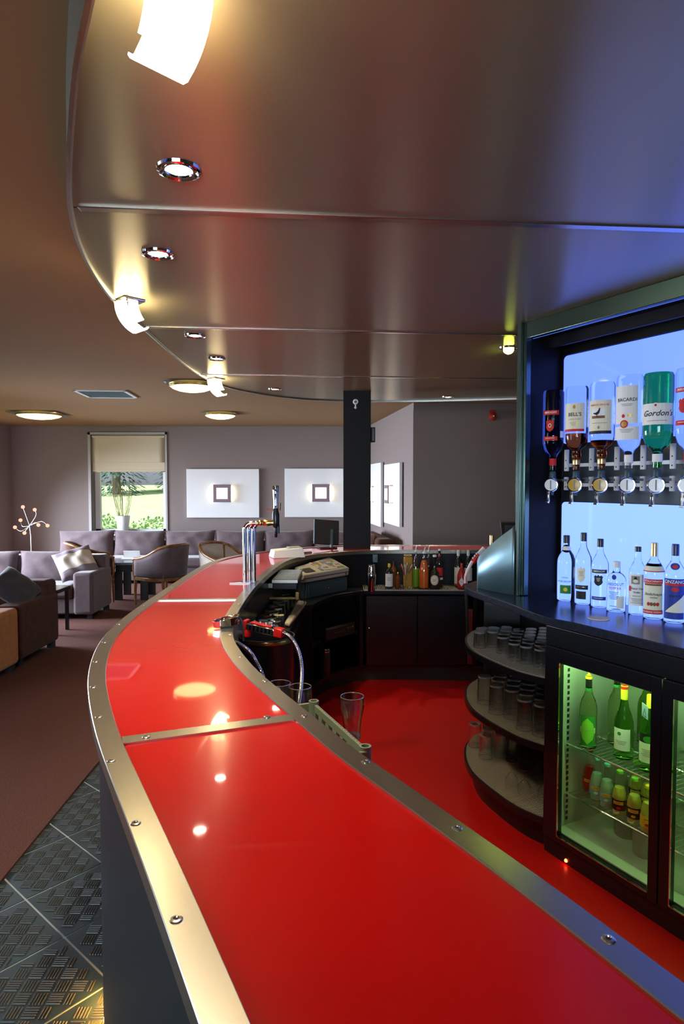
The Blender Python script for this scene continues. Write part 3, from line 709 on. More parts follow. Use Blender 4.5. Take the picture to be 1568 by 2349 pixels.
# glass shelf unit under the curved counter
shu = thing('glass_shelf_unit', 'three-tier curved black shelf unit with ribbed mats beside the fridge', 'shelf unit', (0, 0, 0))
def shelf_poly(z, dx=0):
    c = catmull([(.90+dx,2.835),(.80+dx,2.955),(.71+dx,3.17),(.670+dx,3.335),(.677+dx,3.52),(.73+dx,3.70),(.85,3.86)], 6)
    return [(p.x, p.y) for p in c] + [(1.05, 3.80)] + [(p.x, p.y) for p in (BB(-2.08, 2.62, 0), BB(-2.08, 2.17, 0))]
SHZ = [.79, .487, .155]
for z in SHZ:
    s_ = MB().prism(shelf_poly(z), z-.035, z-.006).build('curved_shelf', M['black'], shu, smooth=False)
    q = shelf_poly(z, .012)
    b = MB(); b.prism(q, z-.006, z-.003).build('mat', M['matting'], s_, smooth=False)
    b = MB(); ax = NV.to_2d(); py_ = UV.to_2d()
    xs_ = [Vector(p).dot(py_) for p in q]; k = min(xs_)
    while k < max(xs_):
        cl = clip(clip([Vector(p) for p in q], py_.x, py_.y, k), -py_.x, -py_.y, -(k+.005))
        if len(cl) > 2: b.prism([(p.x, p.y) for p in cl], z-.003, z+.0005)
        k += .0105
    o = b.build('mat_ribs', M['matting'], s_, smooth=False); o['kind'] = 'stuff'
MB().prism([(p[0]+.05, p[1]+.01) for p in shelf_poly(0)], -.004, .12).build('plinth', M['black'], shu, smooth=False)
MB().wall([Vector(p) for p in ((.86,3.88),(1.06,3.82),(1.33,3.20))], [Vector(p) for p in ((.87,3.90),(1.08,3.84),(1.35,3.21))], 0, BCK-.036).build('back_panel', M['black'], shu, smooth=False)

# ------------------------------------------------------------------ fridge
FU0, FU1, FV = -2.058, -.93, 2.15
fr_ = thing('bottle_fridge', 'black two-door glass fridge under the back bar, lit green inside', 'fridge', BB(FU0, FV, .006), RZ)
FW = FU1-FU0; FT = 1.028
def fb(u0, u1, v0, v1, z0, z1): return MB().box(u0-FU0, u1-FU0, v0-FV, v1-FV, z0-.006, z1-.006)
MB().box(0, .03, .02, .52, 0, FT).box(FW-.03, FW, .02, .52, 0, FT).box(0, FW, .50, .52, 0, FT).box(0, FW, .02, .52, .93, FT).box(0, FW, .06, .52, 0, .10).build('cabinet_body', M['black'], fr_, smooth=False)
MB().box(.0, FW, -.005, .02, .935, FT-.006).build('top_grille', M['black'], fr_, bevel=.004)
MB().box(.0, FW, .0, .03, .0, .085).build('lower_panel', M['black'], fr_, bevel=.004)
MB().box(.03, .036, .03, .5, .1, .93).box(FW-.036, FW-.03, .03, .5, .1, .93).box(.03, FW-.03, .494, .5, .1, .93).box(.03, FW-.03, .03, .5, .1, .106).box(.03, FW-.03, .03, .5, .924, .93).build('steel_liner', M['fridge_in'], fr_, smooth=False)
def door(u0, u1, g0, g1):
    d_ = MB(); z0, z1, gz0, gz1 = .085, .935, .108, .872
    for a in ((u0, g0, z0, z1), (g1, u1, z0, z1), (g0, g1, z0, gz0), (g0, g1, gz1, z1)):
        d_.box(a[0]-FU0, a[1]-FU0, -.018, .015, a[2], a[3])
    d_ = d_.build('door_frame', M['black'], fr_, smooth=False, bevel=.003)
    MB().box(g0-FU0-.004, g1-FU0+.004, -.004, .0, gz0-.004, gz1+.004).build('glass_pane', M['pane_fridge'], d_, smooth=False)
    b = MB()
    for a in ((g0, g0+.003, gz0, gz1), (g0, g1, gz0, gz0+.003)): b.box(a[0]-FU0, a[1]-FU0, -.0195, -.012, a[2], a[3])
    b.build('steel_bead', M['chrome'], d_, smooth=False)
door(-2.048, -1.487, -1.97, -1.528)
door(-1.482, -.935, -1.44, -1.00)
MB().cyl((.04, .05, .905), (FW-.04, .05, .905), .013, 12).build('light_tube', M['e_tube'], fr_)
for z in (.487, .262):
    b = MB(); k = 0
    b.tube([(.045, .085, z), (FW-.045, .085, z)], .0042, 6).tube([(.045, .47, z), (FW-.045, .47, z)], .0035, 6).tube([(.045, .28, z-.004), (FW-.045, .28, z-.004)], .003, 6)
    x = .06
    while x < FW-.05: b.tube([(x, .085, z+.003), (x, .47, z+.003)], .0018, 5); x += .024
    b.build('wire_shelf', M['wire'], fr_)
b = MB()
for k in range(30): b.box(.0362, .0372, .095, .108, .13+k*.026, .145+k*.026)
b.build('shelf_track', M['blackmatt'], fr_, smooth=False)
for zz, vv in ((.2, .06), (.36, .06), (.55, .06), (.72, .06), (.86, .06)):
    MB().ball((.037, vv, zz), .004, 8, 6).build('rivet', M['wire'], fr_)
p = PV(1298, 1974, FV-.0)
MB().lathe([(.0001, .006), (.006, .005), (.008, 0)], 14, Matrix.Translation((p[0]-FU0, -.001, p[1]-.006)) @ Matrix.Rotation(PI/2, 4, 'X')).build('red_indicator_lamp', M['e_led'], fr_)

# ================================================================== bottles
def PROF(kind, r, h):
    k = {
     'round': [(.9,0),(1,.015),(1,.58),(.97,.63),(.80,.70),(.50,.76),(.36,.80),(.33,.90),(.33,.955)],
     'tall':  [(.9,0),(1,.015),(1,.60),(.95,.66),(.62,.74),(.40,.80),(.34,.88),(.34,.955)],
     'short': [(.92,0),(1,.02),(1,.62),(.95,.68),(.70,.74),(.40,.785),(.36,.82),(.36,.955)],
     'wine':  [(.92,0),(1,.015),(1,.52),(.96,.58),(.78,.66),(.50,.73),(.38,.79),(.35,.86),(.35,.955)],
     'burg':  [(.92,0),(1,.015),(1,.45),(.94,.52),(.72,.62),(.48,.71),(.37,.80),(.34,.88),(.34,.955)],
     'soda':  [(.9,0),(1,.02),(1,.40),(.93,.50),(.70,.62),(.46,.74),(.40,.84),(.40,.955)],
     'juice': [(.9,0),(1,.02),(1,.42),(.96,.52),(.70,.68),(.40,.80),(.30,.86),(.30,.955)],
     'coffee':[(.9,0),(1,.02),(1,.30),(.97,.38),(.78,.46),(.50,.53),(.36,.58),(.33,.70),(.33,.955)],
     'optic': [(.90,0),(1,.03),(1,.60),(.97,.66),(.80,.74),(.50,.79),(.33,.83),(.30,.90),(.30,.99)],
     'optic2':[(.90,0),(1,.03),(1,.58),(.96,.65),(.78,.71),(.45,.745),(.36,.765),(.40,.80),(.42,.83),(.38,.86),(.32,.89),(.30,.99)],
    }[kind]
    return [(a*r, b*h) for a, b in k]
def interp(prof, z):
    for (r0, z0), (r1, z1) in zip(prof, prof[1:]):
        if z0 <= z <= z1: return r0 + (r1-r0)*(z-z0)/max(z1-z0, 1e-6)
    return prof[-1][0]
def bottle(label, loc, face, r, h, kind, glass, cap=None, caph=.12, capr=None, liq=None, lvl=.5, labels=(), group=None, inv=False, pourer=None, cat='bottle', name='bottle', neck=None, seg=28):
    t = thing(name, label, cat, loc, math.atan2(face[1], face[0]) + PI/2, group)
    pr = PROF(kind, r, h); fz = (lambda z: h-z) if inv else (lambda z: z)
    g = [(1e-4, 0)] + pr + [(1e-4, pr[-1][1])]
    g2 = [(a, fz(b)) for a, b in g]
    if inv: g2 = g2[::-1]
    MB().lathe(g2, seg, close=False).build('glass_body', glass, t, ang=60)
    if liq:
        sh = .93; L = [(1e-4, .012*h)] if not inv else []
        if not inv:
            zs = [z for _, z in pr if .015*h <= z < lvl*h] + [lvl*h]
            q = [(1e-4, .014*h)] + [(interp(pr, z)*sh, max(z, .014*h)) for z in zs] + [(1e-4, lvl*h)]
        else:
            zs = [(1-lvl)*h] + [z for _, z in pr if z > (1-lvl)*h]
            q = [(1e-4, (1-lvl)*h)] + [(interp(pr, z)*sh, z) for z in zs] + [(1e-4, .985*h)]
            q = [(a, h-b) for a, b in q][::-1]
        MB().lathe(q, seg, close=False).build('liquid', liq, t, ang=60)
    if cap:
        cr = capr or pr[-1][0]*1.08
        MB().lathe([(cr, fz((1-caph)*h)), (cr, fz(.985*h)), (cr*.92, fz(h)), (1e-4, fz(h))], 20, close=False).build('cap', cap, t, ang=30)
    if neck:
        m_, a, b = neck; cr = pr[-1][0]*1.12
        MB().lathe([(cr, fz(a*h)), (cr, fz(b*h))], 20, close=False).build('neck_band', m_, t)
    if pourer:
        MB().lathe([(pr[-1][0]*1.15, .955*h), (pr[-1][0]*1.15, .99*h), (pr[-1][0]*.5, 1.01*h), (1e-4, 1.01*h)], 14, close=False).tube([(0,0,h), (.002,0,1.07*h), (.010,0,1.13*h)], .0045, 8).build('pourer', pourer, t)
    R = r + .0007
    for L in labels:
        kd = L[0]; R += .00022
        if kd == 'rect':   # rect, z-centre frac, height frac, span deg, material, offset deg
            _, zc, hh, sp, m_, of = L; v, f = gridrect(math.radians(sp)*R, hh*h); mark(t, 'label', v, f, R, math.radians(of), zc*h, m_)
        elif kd == 'text':
            _, s_, zc, size, m_, of = L[:6]; sh = L[6] if len(L) > 6 else 0; sx = L[7] if len(L) > 7 else 1
            v, f = txt(s_, size, sh, sx); mark(t, 'lettering', v, f, R+.0012, math.radians(of), zc*h, m_)
        elif kd == 'lines':  # fine unreadable print
            _, zc, n_, ww, m_, of = L
            for k_ in range(n_):
                v, f = gridrect(ww*(1-.18*((k_*7) % 3)), .0022, 6); mark(t, 'fine_print', v, f, R+.0005, math.radians(of), zc*h - k_*.0062, m_)
        elif kd == 'oval':
            _, zc, hh, ww, m_, of = L; v, f = ellip(ww, hh*h); mark(t, 'emblem', v, f, R+.0004, math.radians(of), zc*h, m_)
        elif kd == 'shield':
            _, zc, hh, ww, m_, of = L; v, f = shape(SHIELD, ww, hh*h); mark(t, 'emblem', v, f, R+.0004, math.radians(of), zc*h, m_)
        elif kd == 'poly':
            _, pts, zc, sc_, m_, of = L; v, f = shape(pts, sc_, sc_); mark(t, 'emblem', v, f, R+.0008, math.radians(of), zc*h, m_)
    return t
CAMD = lambda p: (-p[0], -p[1])
def rot2(v, deg):
    a = math.radians(deg); return (v[0]*math.cos(a)-v[1]*math.sin(a), v[0]*math.sin(a)+v[1]*math.cos(a))
BIRD = [(-.5,-.05),(-.38,.02),(-.2,.02),(-.02,.12),(.1,.28),(.14,.42),(.22,.48),(.33,.42),(.26,.38),(.25,.2),(.2,.0),(.08,-.14),(-.02,-.2),(.0,-.42),(-.05,-.42),(-.08,-.22),(-.25,-.14)]
DIAM = [(0,.6),(.42,0),(0,-.6),(-.42,0)]
LEAF = [(0,.5),(.2,.3),(.28,0),(.2,-.3),(0,-.5),(-.2,-.3),(-.28,0),(-.2,.3)]
m_blk, m_red, m_wh, m_pp = M['inkblack'], M['inkred'], M['paperwhite'], M['paper']
# bottles hung upside down on the optics
OPV = 2.50
OB = [
 (1268, .052, 'smoky clear upside-down spirit bottle with red crest, first on the optic rack', 'optic', None, [('text','SMIRNOFF',.72,.0145,m_red,-18),('rect',.72,.055,95,m_red,-18),('text','SMIRNOFF',.72,.0140,m_wh,-18),('shield',.56,.14,.040,m_red,-18),('oval',.56,.05,.016,m_wh,-18),('oval',.56,.035,.011,m_red,-18),('rect',.40,.05,80,m_red,-18),('lines',.405,1,.045,m_wh,-18),('rect',.45,.08,50,m_wh,62)], m_red),
 (1322, .053, 'upside-down whisky bottle with plain cream label, second on the optic rack', 'optic2', .44, [('rect',.63,.33,122,m_pp,-22),('text',"BELL'S",.66,.024,m_blk,-12),('text','SCOTCH WHISKY',.605,.0075,M['inkgrey'],-12),('lines',.565,3,.045,M['inkgold'],-12),('oval',.75,.045,.013,M['inkgold'],-14),('rect',.475,.03,118,m_red,-22)], M['capgold']),
 (1380, .055, 'upside-down whisky bottle with bird picture label on the optic rack', 'optic2', .34, [('rect',.60,.38,124,m_pp,-18),('text','FAMOUS GROUSE',.735,.0115,m_red,-16),('rect',.64,.115,62,M['white'],-20),('rect',.598,.03,62,M['inkbrown'],-20),('poly',BIRD,.645,.046,m_blk,-22),('lines',.53,1,.07,M['inkgrey'],-14),('oval',.48,.035,.010,M['inkgrey'],-16),('rect',.425,.035,122,m_blk,-18)], M['capgold']),
 (1442, .055, 'clear upside-down rum bottle with white label and round red emblem', 'optic', None, [('rect',.68,.40,118,m_wh,-22),('text','BACARDI',.73,.021,m_blk,-12),('lines',.685,2,.05,M['inkgrey'],-12),('oval',.56,.04,.014,m_red,-26),('oval',.565,.03,.022,M['inkgold'],2),('rect',.38,.14,124,m_wh,-18),('lines',.42,3,.06,M['inkgrey'],-14),('oval',.475,.085,.036,m_red,-22),('oval',.475,.06,.024,M['inkgold'],-22)], m_wh),
 (1508, .061, 'green glass upside-down gin bottle with white label on the optic rack', 'optic', None, [('rect',.565,.22,148,m_wh,-6),('text',"Gordon's",.57,.034,m_blk,-4,.35),('lines',.495,1,.08,M['inkgrey'],-4),('oval',.655,.05,.026,m_wh,-10),('oval',.655,.025,.010,m_red,-10),('text',"GORDON'S",.36,.015,M['inkgreen'],-4),('text','LONDON',.32,.012,M['inkgreen'],-4)], m_wh),
 (1579, .052, 'clear upside-down vodka bottle with red crest cut by the frame edge', 'optic', None, [('rect',.78,.05,95,m_red,-25),('text','SMIRNOFF',.78,.014,m_wh,-25),('shield',.62,.14,.040,m_red,-25),('rect',.45,.05,80,m_red,-25),('lines',.455,1,.045,m_wh,-25)], m_red),
]
for i, (x, r, lab, kind, lvl, labs, nk) in enumerate(OB):
    u, _ = PV(x, 1000, OPV); zt = 2.118 + (.012 if i == 3 else 0); zb = 1.715
    p = BB(u, OPV, zb)
    gl = M['glassgreen'] if i == 4 else (mat('smoked_bottle_glass', (.16, .18, .22), .0, trans=1, ior=1.33) if i == 0 else M['glass'])
    bottle(lab, p, CAMD(p), r, zt-zb, kind, gl, None, liq=M['whisky'] if lvl else None, lvl=lvl or .5, labels=labs, group='upside-down bottles on the optic rack', inv=True, neck=(nk, .845, .93), name='spirit_bottle')
    # the optic under it
    words = ['first', 'second', 'third', 'fourth', 'fifth', 'sixth'][i]
    t = thing('spirit_optic', 'clear round spirit measure under the %s hanging bottle from the post' % words, 'optic', BB(u, OPV, 1.645), RZ, 'optics under the hanging bottles')
    MB().lathe([(.012,.068),(.016,.062),(.016,.045),(.020,.03),(.020,0),(.012,-.02),(.008,-.04),(.006,-.052)], 16).build('measure_body', M['bluegrey'], t)
    dm = Matrix.Translation((.012, -.022, .0)) @ Matrix.Rotation(math.radians(36), 4, 'Z') @ Matrix.Rotation(PI/2, 4, 'X')
    MB().lathe([(1e-4, 0), (.036, 0), (.036, .010), (.033, .014), (1e-4, .016)], 26, dm, close=False).build('round_bezel', M['chrome'], t)
    dmat = M['whitegloss'] if i not in (1, 2) else mat('amber_dial', (.62, .38, .05), .2)
    dl = MB().lathe([(1e-4, .0175), (.029, .0165), (.030, .013)], 26, dm, close=False).build('dial_face', dmat, t)
    MB().box(-.003, .003, -.022, .022, .0172, .0190, dm).build('dial_marking', M['inkgrey'], dl, smooth=False)
    MB().box(-.006, .006, -.034, -.022, -.085, -.03).box(-.010, .010, -.040, -.030, -.092, -.083).build('lever', M['chrome'], t, bevel=.002)
    MB().box(.0, .010, .0, .09, .018, .030).build('holder_arm', M['chrome'], t, smooth=False)
rk = thing('optic_rack', 'white metal rail rack holding the hanging bottles', 'rack', BB(-2.35, 2.60, 1.60), RZ)
for z in (.045, .145): MB().box(-.02, 1.7, .004, .012, z-.009, z+.009).build('rail', M['whitegloss'], rk, bevel=.002)
for k, x in enumerate((1293, 1350, 1408, 1468, 1536, 1610)):
    u, _ = PV(x, 1080, 2.58); u = u+2.35
    MB().box(u-.012, u+.012, -.008, .004, .115, .225).build('upper_bracket', M['whitegloss'], rk, bevel=.002)
    MB().box(u-.012, u+.012, -.008, .004, .018, .085).build('lower_bracket', M['whitegloss'], rk, bevel=.002)
    for z in (.13, .17, .035, .07): MB().lathe([(1e-4,.002),(.003,.001),(.0035,0)], 8, Matrix.Translation((u, -.008, z)) @ Matrix.Rotation(PI/2, 4, 'X'), close=False).build('bolt', M['blackmatt'], rk)
for z in (.045, .145):
    for u in (.02, .5, 1.0): MB().box(u-.006, u+.006, .012, .052, z-.006, z+.006).build('standoff', M['blackmatt'], rk, smooth=False)

# bottles standing on the counter
SB_ = [
 (1297, 1382, 1228, 40, 'clear vodka bottle with pouring ball and green fruit label, nearest the post', 'round', M['capblack'], [('text','VODKA',.36,.009,m_blk,-8),('text','WYBOROWA',.30,.0135,M['inkblue'],-8),('rect',.18,.13,70,M['inkgreen'],-4),('oval',.18,.06,.020,M['capyellow'],-4)], {}),
 (1336, 1390, 1222, 37, 'tall clear vodka bottle with pale crest and black band label', 'tall', M['capblack'], [('shield',.42,.20,.042,m_pp,-16),('lines',.46,4,.022,M['inkgrey'],-16),('rect',.24,.06,95,m_blk,-14),('lines',.245,1,.045,M['capgold'],-14),('rect',.13,.11,70,m_blk,-16)], {}),
 (1374, 1397, 1236, 38, 'clear vodka bottle with dark blue crest label between two others', 'tall', M['capblack'], [('rect',.53,.055,112,m_blk,-6),('text','SMIRNOFF',.53,.0115,m_wh,-6),('shield',.40,.15,.042,m_blk,-10),('lines',.43,3,.018,m_wh,-10),('rect',.135,.05,100,M['inkblue'],-8),('lines',.138,1,.04,m_wh,-8)], {}),
 (1412, 1407, 1288, 42, 'short clear vodka bottle with blue and red lettering and white cap', 'short', M['capwhite'], [('text','ABSOLUT',.555,.0175,M['inkblue'],-6),('text','PEPPAR',.475,.0165,m_red,-8),('oval',.70,.10,.020,M['inkblue'],-14),('lines',.40,6,.045,M['inkblue'],-16),('rect',.20,.24,45,M['paperwhite'],24),('lines',.12,1,.03,M['inkblue'],-18)], {}),
 (1460, 1414, 1254, 38, 'clear vodka bottle with portrait paper label and short black cap', 'tall', M['capblack'], [('rect',.37,.46,112,m_wh,-8),('rect',.515,.12,56,M['inkgrey'],-14),('oval',.525,.08,.014,m_blk,-12),('oval',.50,.05,.022,m_pp,-12),('rect',.385,.075,22,m_red,-52),('text','Ketel One',.39,.0125,m_blk,0),('text','Vodka',.335,.011,m_blk,-6,.3),('text','IMPORTED',.28,.007,M['inkgrey'],-4),('lines',.24,4,.05,M['inkgrey'],-4)], dict(caph=.075)),
 (1497, 1423, 1245, 44, 'clear vodka bottle with red banded paper label and gold neck', 'round', M['capgold'], [('rect',.31,.42,118,m_pp,-4),('rect',.50,.055,118,m_red,-4),('text','STOLICHNAYA',.50,.0115,m_wh,-4),('rect',.455,.025,100,M['inkbrown'],-4),('text','Stolichnaya',.33,.0165,m_blk,-4,.4),('text','VODKA',.285,.009,m_blk,0,.3),('oval',.20,.05,.013,m_red,-26),('oval',.20,.05,.013,M['inkbrown'],-10),('oval',.20,.05,.013,M['inkbrown'],6),('oval',.20,.05,.013,m_red,22),('rect',.095,.055,118,m_red,-4),('text','RUSSIAN VODKA',.095,.0105,m_wh,-4)], dict(caph=.18)),
 (1545, 1432, 1248, 45, 'vermouth bottle with blue red and white label and blue cap', 'round', M['capblue'], [('rect',.30,.50,124,M['inkblue'],-4),('poly',[(-.5,-.5),(.5,-.5),(.5,.45)],.26,.082,m_pp,2),('rect',.50,.05,124,m_red,-4),('rect',.535,.06,124,M['inkblue'],-4),('text','CINZANO',.525,.0185,m_wh,-2),('oval',.43,.06,.030,m_red,2),('text','BIANCO',.345,.012,m_blk,4),('oval',.725,.09,.036,M['inkblue'],0),('oval',.72,.045,.022,m_red,0)], dict(caph=.15)),
]
for x, yb, yt, wpx, lab, kind, cap, labs, ex in SB_:
    p = P(x, yb-6, BCK); h = PY(x, yt, p.y).z - BCK; r = wpx*p.y/FPX/2
    p.z = BCK + .0005
    t = bottle(lab, p, CAMD(p), r, h, kind, M['glass'], cap, labels=labs, group='bottles standing on the back bar counter', name='spirit_bottle', **ex)
    if x == 1297: MB().ball((0,0,.79*h), .021, 16, 12).build('pouring_ball', M['whitegloss'], t)
    if x == 1497: MB().lathe([(r*.975+.001,.635*h),(r*.82+.001,.695*h)], 24, close=False).build('collar', m_pp, t); MB().lathe([(r*.99+.0012,.622*h),(r*.975+.0012,.635*h)], 24, close=False).build('collar_edge', m_red, t)
# one more bottle just outside the last one so the row goes on
p = BB(-1.27, 2.465, BCK+.0005)
bottle('clear spirit bottle with white label at the frame edge of the row', p, CAMD(p), .04, .33, 'tall', M['glass'], M['capblack'], labels=[('rect',.33,.4,110,m_wh,0)], group='bottles standing on the back bar counter', name='spirit_bottle')
bm = MB().lathe([(1e-4,0),(.045,0),(.045,.003),(1e-4,.003)], 24).build('coaster', M['paper'], loc=P(1372, 1419, BCK)+Vector((0,0,.0005))); tag(bm, 'small pale coaster lying before the vodka bottles', 'coaster')

# bottles in the fridge
def fpos(u, v, z): return BB(u, v, z+.006)
gfr = 'wine bottles on the upper fridge shelf'
def FB(u, v, z, *a, **k): p = fpos(u, v, z); return bottle(a[0], p, rot2(CAMD(p), k.pop('turn', 0)), *a[1:], **k)
FS1, FS2 = .4925, .2675
FB(-1.935, 2.28, FS1, 'clear wine bottle with green leaf label and yellow stopper in the fridge', .037, .315, 'wine', M['glasswinepale'], M['capblack'], pourer=M['capyellow'], caph=.16, neck=(M['inkgreen'], .79, .83), labels=[('rect',.25,.42,100,M['inkgreen'],-4),('poly',LEAF,.25,.115,M['caplime'],-4),('rect',.26,.075,104,m_pp,-4),('lines',.262,1,.045,M['inkgrey'],-4)], group=gfr, name='wine_bottle')
FB(-1.90, 2.42, FS1, 'pale wine bottle without label standing behind the leaf label bottle', .037, .315, 'wine', M['glasswinepale'], M['capblack'], caph=.15, neck=(M['inkgreen'], .80, .84), group=gfr, name='wine_bottle')
FB(-1.84, 2.54, FS1, 'green wine bottle standing at the back of the fridge shelf', .037, .30, 'wine', M['glasswine'], M['caplime'], caph=.08, group=gfr, name='wine_bottle')
FB(-1.785, 2.32, FS1, 'green wine bottle with yellow neck and red stopper, white label', .039, .305, 'burg', M['glasswine'], M['capyellow'], caph=.19, labels=[('rect',.28,.30,105,m_wh,-14),('oval',.36,.05,.016,M['inkgreen'],-26),('lines',.26,3,.045,M['inkgrey'],-14)], group=gfr, name='wine_bottle', pourer=M['capred'])
FB(-1.655, 2.31, FS1, 'dark green wine bottle with broad white label and neck tag', .041, .305, 'burg', M['glasswine'], M['capyellow'], caph=.17, labels=[('rect',.42,.18,112,m_blk,-6),('rect',.26,.26,122,m_wh,-6),('oval',.44,.09,.042,M['inkgreen'],-8),('lines',.30,5,.055,M['inkgrey'],-8)], group=gfr, name='wine_bottle')
FB(-1.72, 2.50, FS1, 'green wine bottle with yellow neck behind the tagged bottle', .039, .305, 'burg', M['glasswine'], M['capyellow'], caph=.17, group=gfr, name='wine_bottle')
tgp = fpos(-1.64, 2.255, FS1+.235); tgt = thing('neck_tag', 'blue grey card tag with triangle hung on a fridge bottle', 'tag', tgp, RZ+math.radians(-30))
MB().box(-.026, .026, -.001, .001, -.008, .044).build('card', mat('tag_card', (.35, .42, .62), .6), tgt, smooth=False)
v, f = [(-.018,-.004),(.018,-.004),(0,.03),(-.012,-.001),(.012,-.001),(0,.022)], [(0,1,4,3),(1,2,5,4),(2,0,3,5)]
o = mark(tgt, 'triangle', v, f, None, 0, .0, M['inkblue']); o.location.y = -.0016
FB(-1.36, 2.34, FS1, 'dark wine bottle with yellow neck behind the second fridge door', .039, .305, 'burg', M['glasswine'], M['capyellow'], caph=.17, labels=[('rect',.30,.3,110,m_pp,-10)], group=gfr, name='wine_bottle')
FB(-1.25, 2.36, FS1, 'green wine bottle with white label deeper behind the second door', .039, .305, 'burg', M['glasswine'], M['capyellow'], caph=.17, labels=[('rect',.30,.3,110,m_wh,-10)], group=gfr, name='wine_bottle')
gm = 'small mixer bottles on the lower fridge shelf'
def mixer(u, v, lab, liq, cap, labm, lt):
    if u < -1.5: u -= .035
    FB(u, v, FS2, lab, .029, .185, 'soda', M['tumbler'], cap, caph=.06, capr=.0135, liq=liq, lvl=.62, labels=[('rect',.26,.24,150,labm,-6),('rect',.31,.07,80,M['capyellow'],-10),('lines',.312,1,.022,m_red,-10),('oval',.20,.06,.018,lt,-6)], group=gm, name='mixer_bottle', seg=20)
mixer(-1.93, 2.33, 'red mixer bottle nearest the fridge side wall', M['liq_red'], M['capred'], m_red, M['capred'])
mixer(-1.865, 2.30, 'pale mixer bottle with aqua cap, next to the red one', M['liq_aqua'], M['capaqua'], M['capaqua'], m_wh)
mixer(-1.80, 2.285, 'pale mixer bottle with aqua cap, second of its kind', M['liq_aqua'], M['capaqua'], M['capaqua'], m_wh)
mixer(-1.73, 2.275, 'lemon mixer bottle with dark round label and lime cap', M['liq_lemon'], M['caplime'], m_blk, m_red)
mixer(-1.655, 2.27, 'lemon mixer bottle with dark label turned aside', M['liq_lemon'], M['caplime'], m_blk, M['capyellow'])
mixer(-1.585, 2.26, 'yellow mixer bottle with pale label and yellow cap', M['liq_lemon'], M['capyellow'], M['capyellow'], m_red)
mixer(-1.82, 2.40, 'aqua capped mixer bottle in the row behind', M['liq_aqua'], M['capaqua'], M['capaqua'], m_wh)
mixer(-1.76, 2.42, 'lime capped mixer bottle in the row behind, aqua one beside it', M['liq_lemon'], M['caplime'], m_blk, m_red)
mixer(-1.69, 2.40, 'lime capped mixer bottle in the middle of the row behind', M['liq_lemon'], M['caplime'], m_blk, m_red)
mixer(-1.62, 2.39, 'lime capped mixer bottle at the door post end behind', M['liq_lemon'], M['caplime'], m_blk, m_red)
mixer(-1.38, 2.28, 'mixer bottle with pale label behind the second fridge door', M['liq_lemon'], M['capyellow'], M['capwhite'], m_red)
for u, v, lab in ((-1.84, 2.42, 'frosty grey tub on the fridge floor, deeper one'), (-1.70, 2.36, 'frosty grey tub on the fridge floor near the glass')):
    t = thing('plastic_tub', lab, 'tub', fpos(u, v, .106), 0, 'tubs on the fridge floor')
    MB().lathe([(1e-4,0),(.046,0),(.050,.005),(.054,.12),(.056,.122)], 24, close=False).build('tub_wall', mat('frosted_tub', (.42, .42, .36), .5), t)
    MB().lathe([(.057,.118),(.057,.128),(.05,.131),(1e-4,.131)], 24, close=False).build('lid', M['cream'], t)

# ================================================================== glasses
def tumbler_proto(name, r, h, up, label, group, m=None, waist=0):
    m = m or M['tumbler']
    t = thing(name, label, 'glass', (0, 0, 0), 0, group)
    if waist: o = [(r*.68,0),(r*.70,.25*h),(r*.80,.5*h),(r*.99,.74*h),(r*1.0,.88*h),(r*.96,h)]
    else: o = [(r*.86,0),(r*.93,.5*h),(r,h)]
    i = [(a-.0022, max(b, .012)) for a, b in o][::-1]
    pr = [(1e-4, 0)] + o + [(o[-1][0]-.0022, h)] + i[1:] + [(1e-4, .012)]
    if not up: pr = [(a, h-b) for a, b in pr][::-1]
    MB().lathe(pr, 18, close=False).build('glass_wall', m, t, ang=50)
    zz = h-.006 if not up else .006
    br = o[0][0]
    MB().lathe([(br*.55, zz), (br*.9, zz-.005), (br*1.01, zz-.003), (br*1.01, zz+.004), (br*.9, zz+.006), (br*.55, zz)], 18, close=False).build('thick_base', M['rim'], t)
    zr = h if up else 0; rr_ = o[-1][0]
    MB().lathe([(rr_+.0004, zr-.0015 if up else zr+.0018), (rr_-.001, zr+.0008), (rr_-.0026, zr-.0015 if up else zr+.0018)], 18, close=False).build('lip', M['rim'], t)
    return t
def dist_seg(p, a, b):
    ab = b-a; t = max(0, min(1, (p-a).dot(ab)/max(ab.length_squared, 1e-9))); return (p-(a+ab*t)).length
def pack(polyv, s_, ang, keep):
    out = []; ca, sa = math.cos(ang), math.sin(ang); xs = [p.x for p in polyv]; ys_ = [p.y for p in polyv]
    for i in range(-40, 40):
        for j in range(-40, 40):
            a, b = (i + .5*(j % 2))*s_, j*s_*.866; c = Vector(((min(xs)+max(xs))/2 + a*ca-b*sa, (min(ys_)+max(ys_))/2 + a*sa+b*ca))
            ins = False; n_ = len(polyv)
            for k in range(n_):
                p, q = polyv[k], polyv[(k+1) % n_]
                if (p.y > c.y) != (q.y > c.y) and c.x < (q.x-p.x)*(c.y-p.y)/(q.y-p.y)+p.x: ins = not ins
            if ins and keep(c): out.append(c)
    return out
specs = [(0, .034, .085, .074, .10, 40, 'upturned short clear tumbler on the top curved shelf', 'tumblers on the top curved shelf', 'tumbler'),
         (1, .040, .145, .088, .075, 26, 'upturned tall clear beer glass on the middle curved shelf', 'beer glasses on the middle curved shelf', 'beer_glass'),
         (2, .038, .130, .090, .06, 13, 'upturned clear beer glass on the lowest curved shelf', 'beer glasses on the lowest curved shelf', 'beer_glass')]
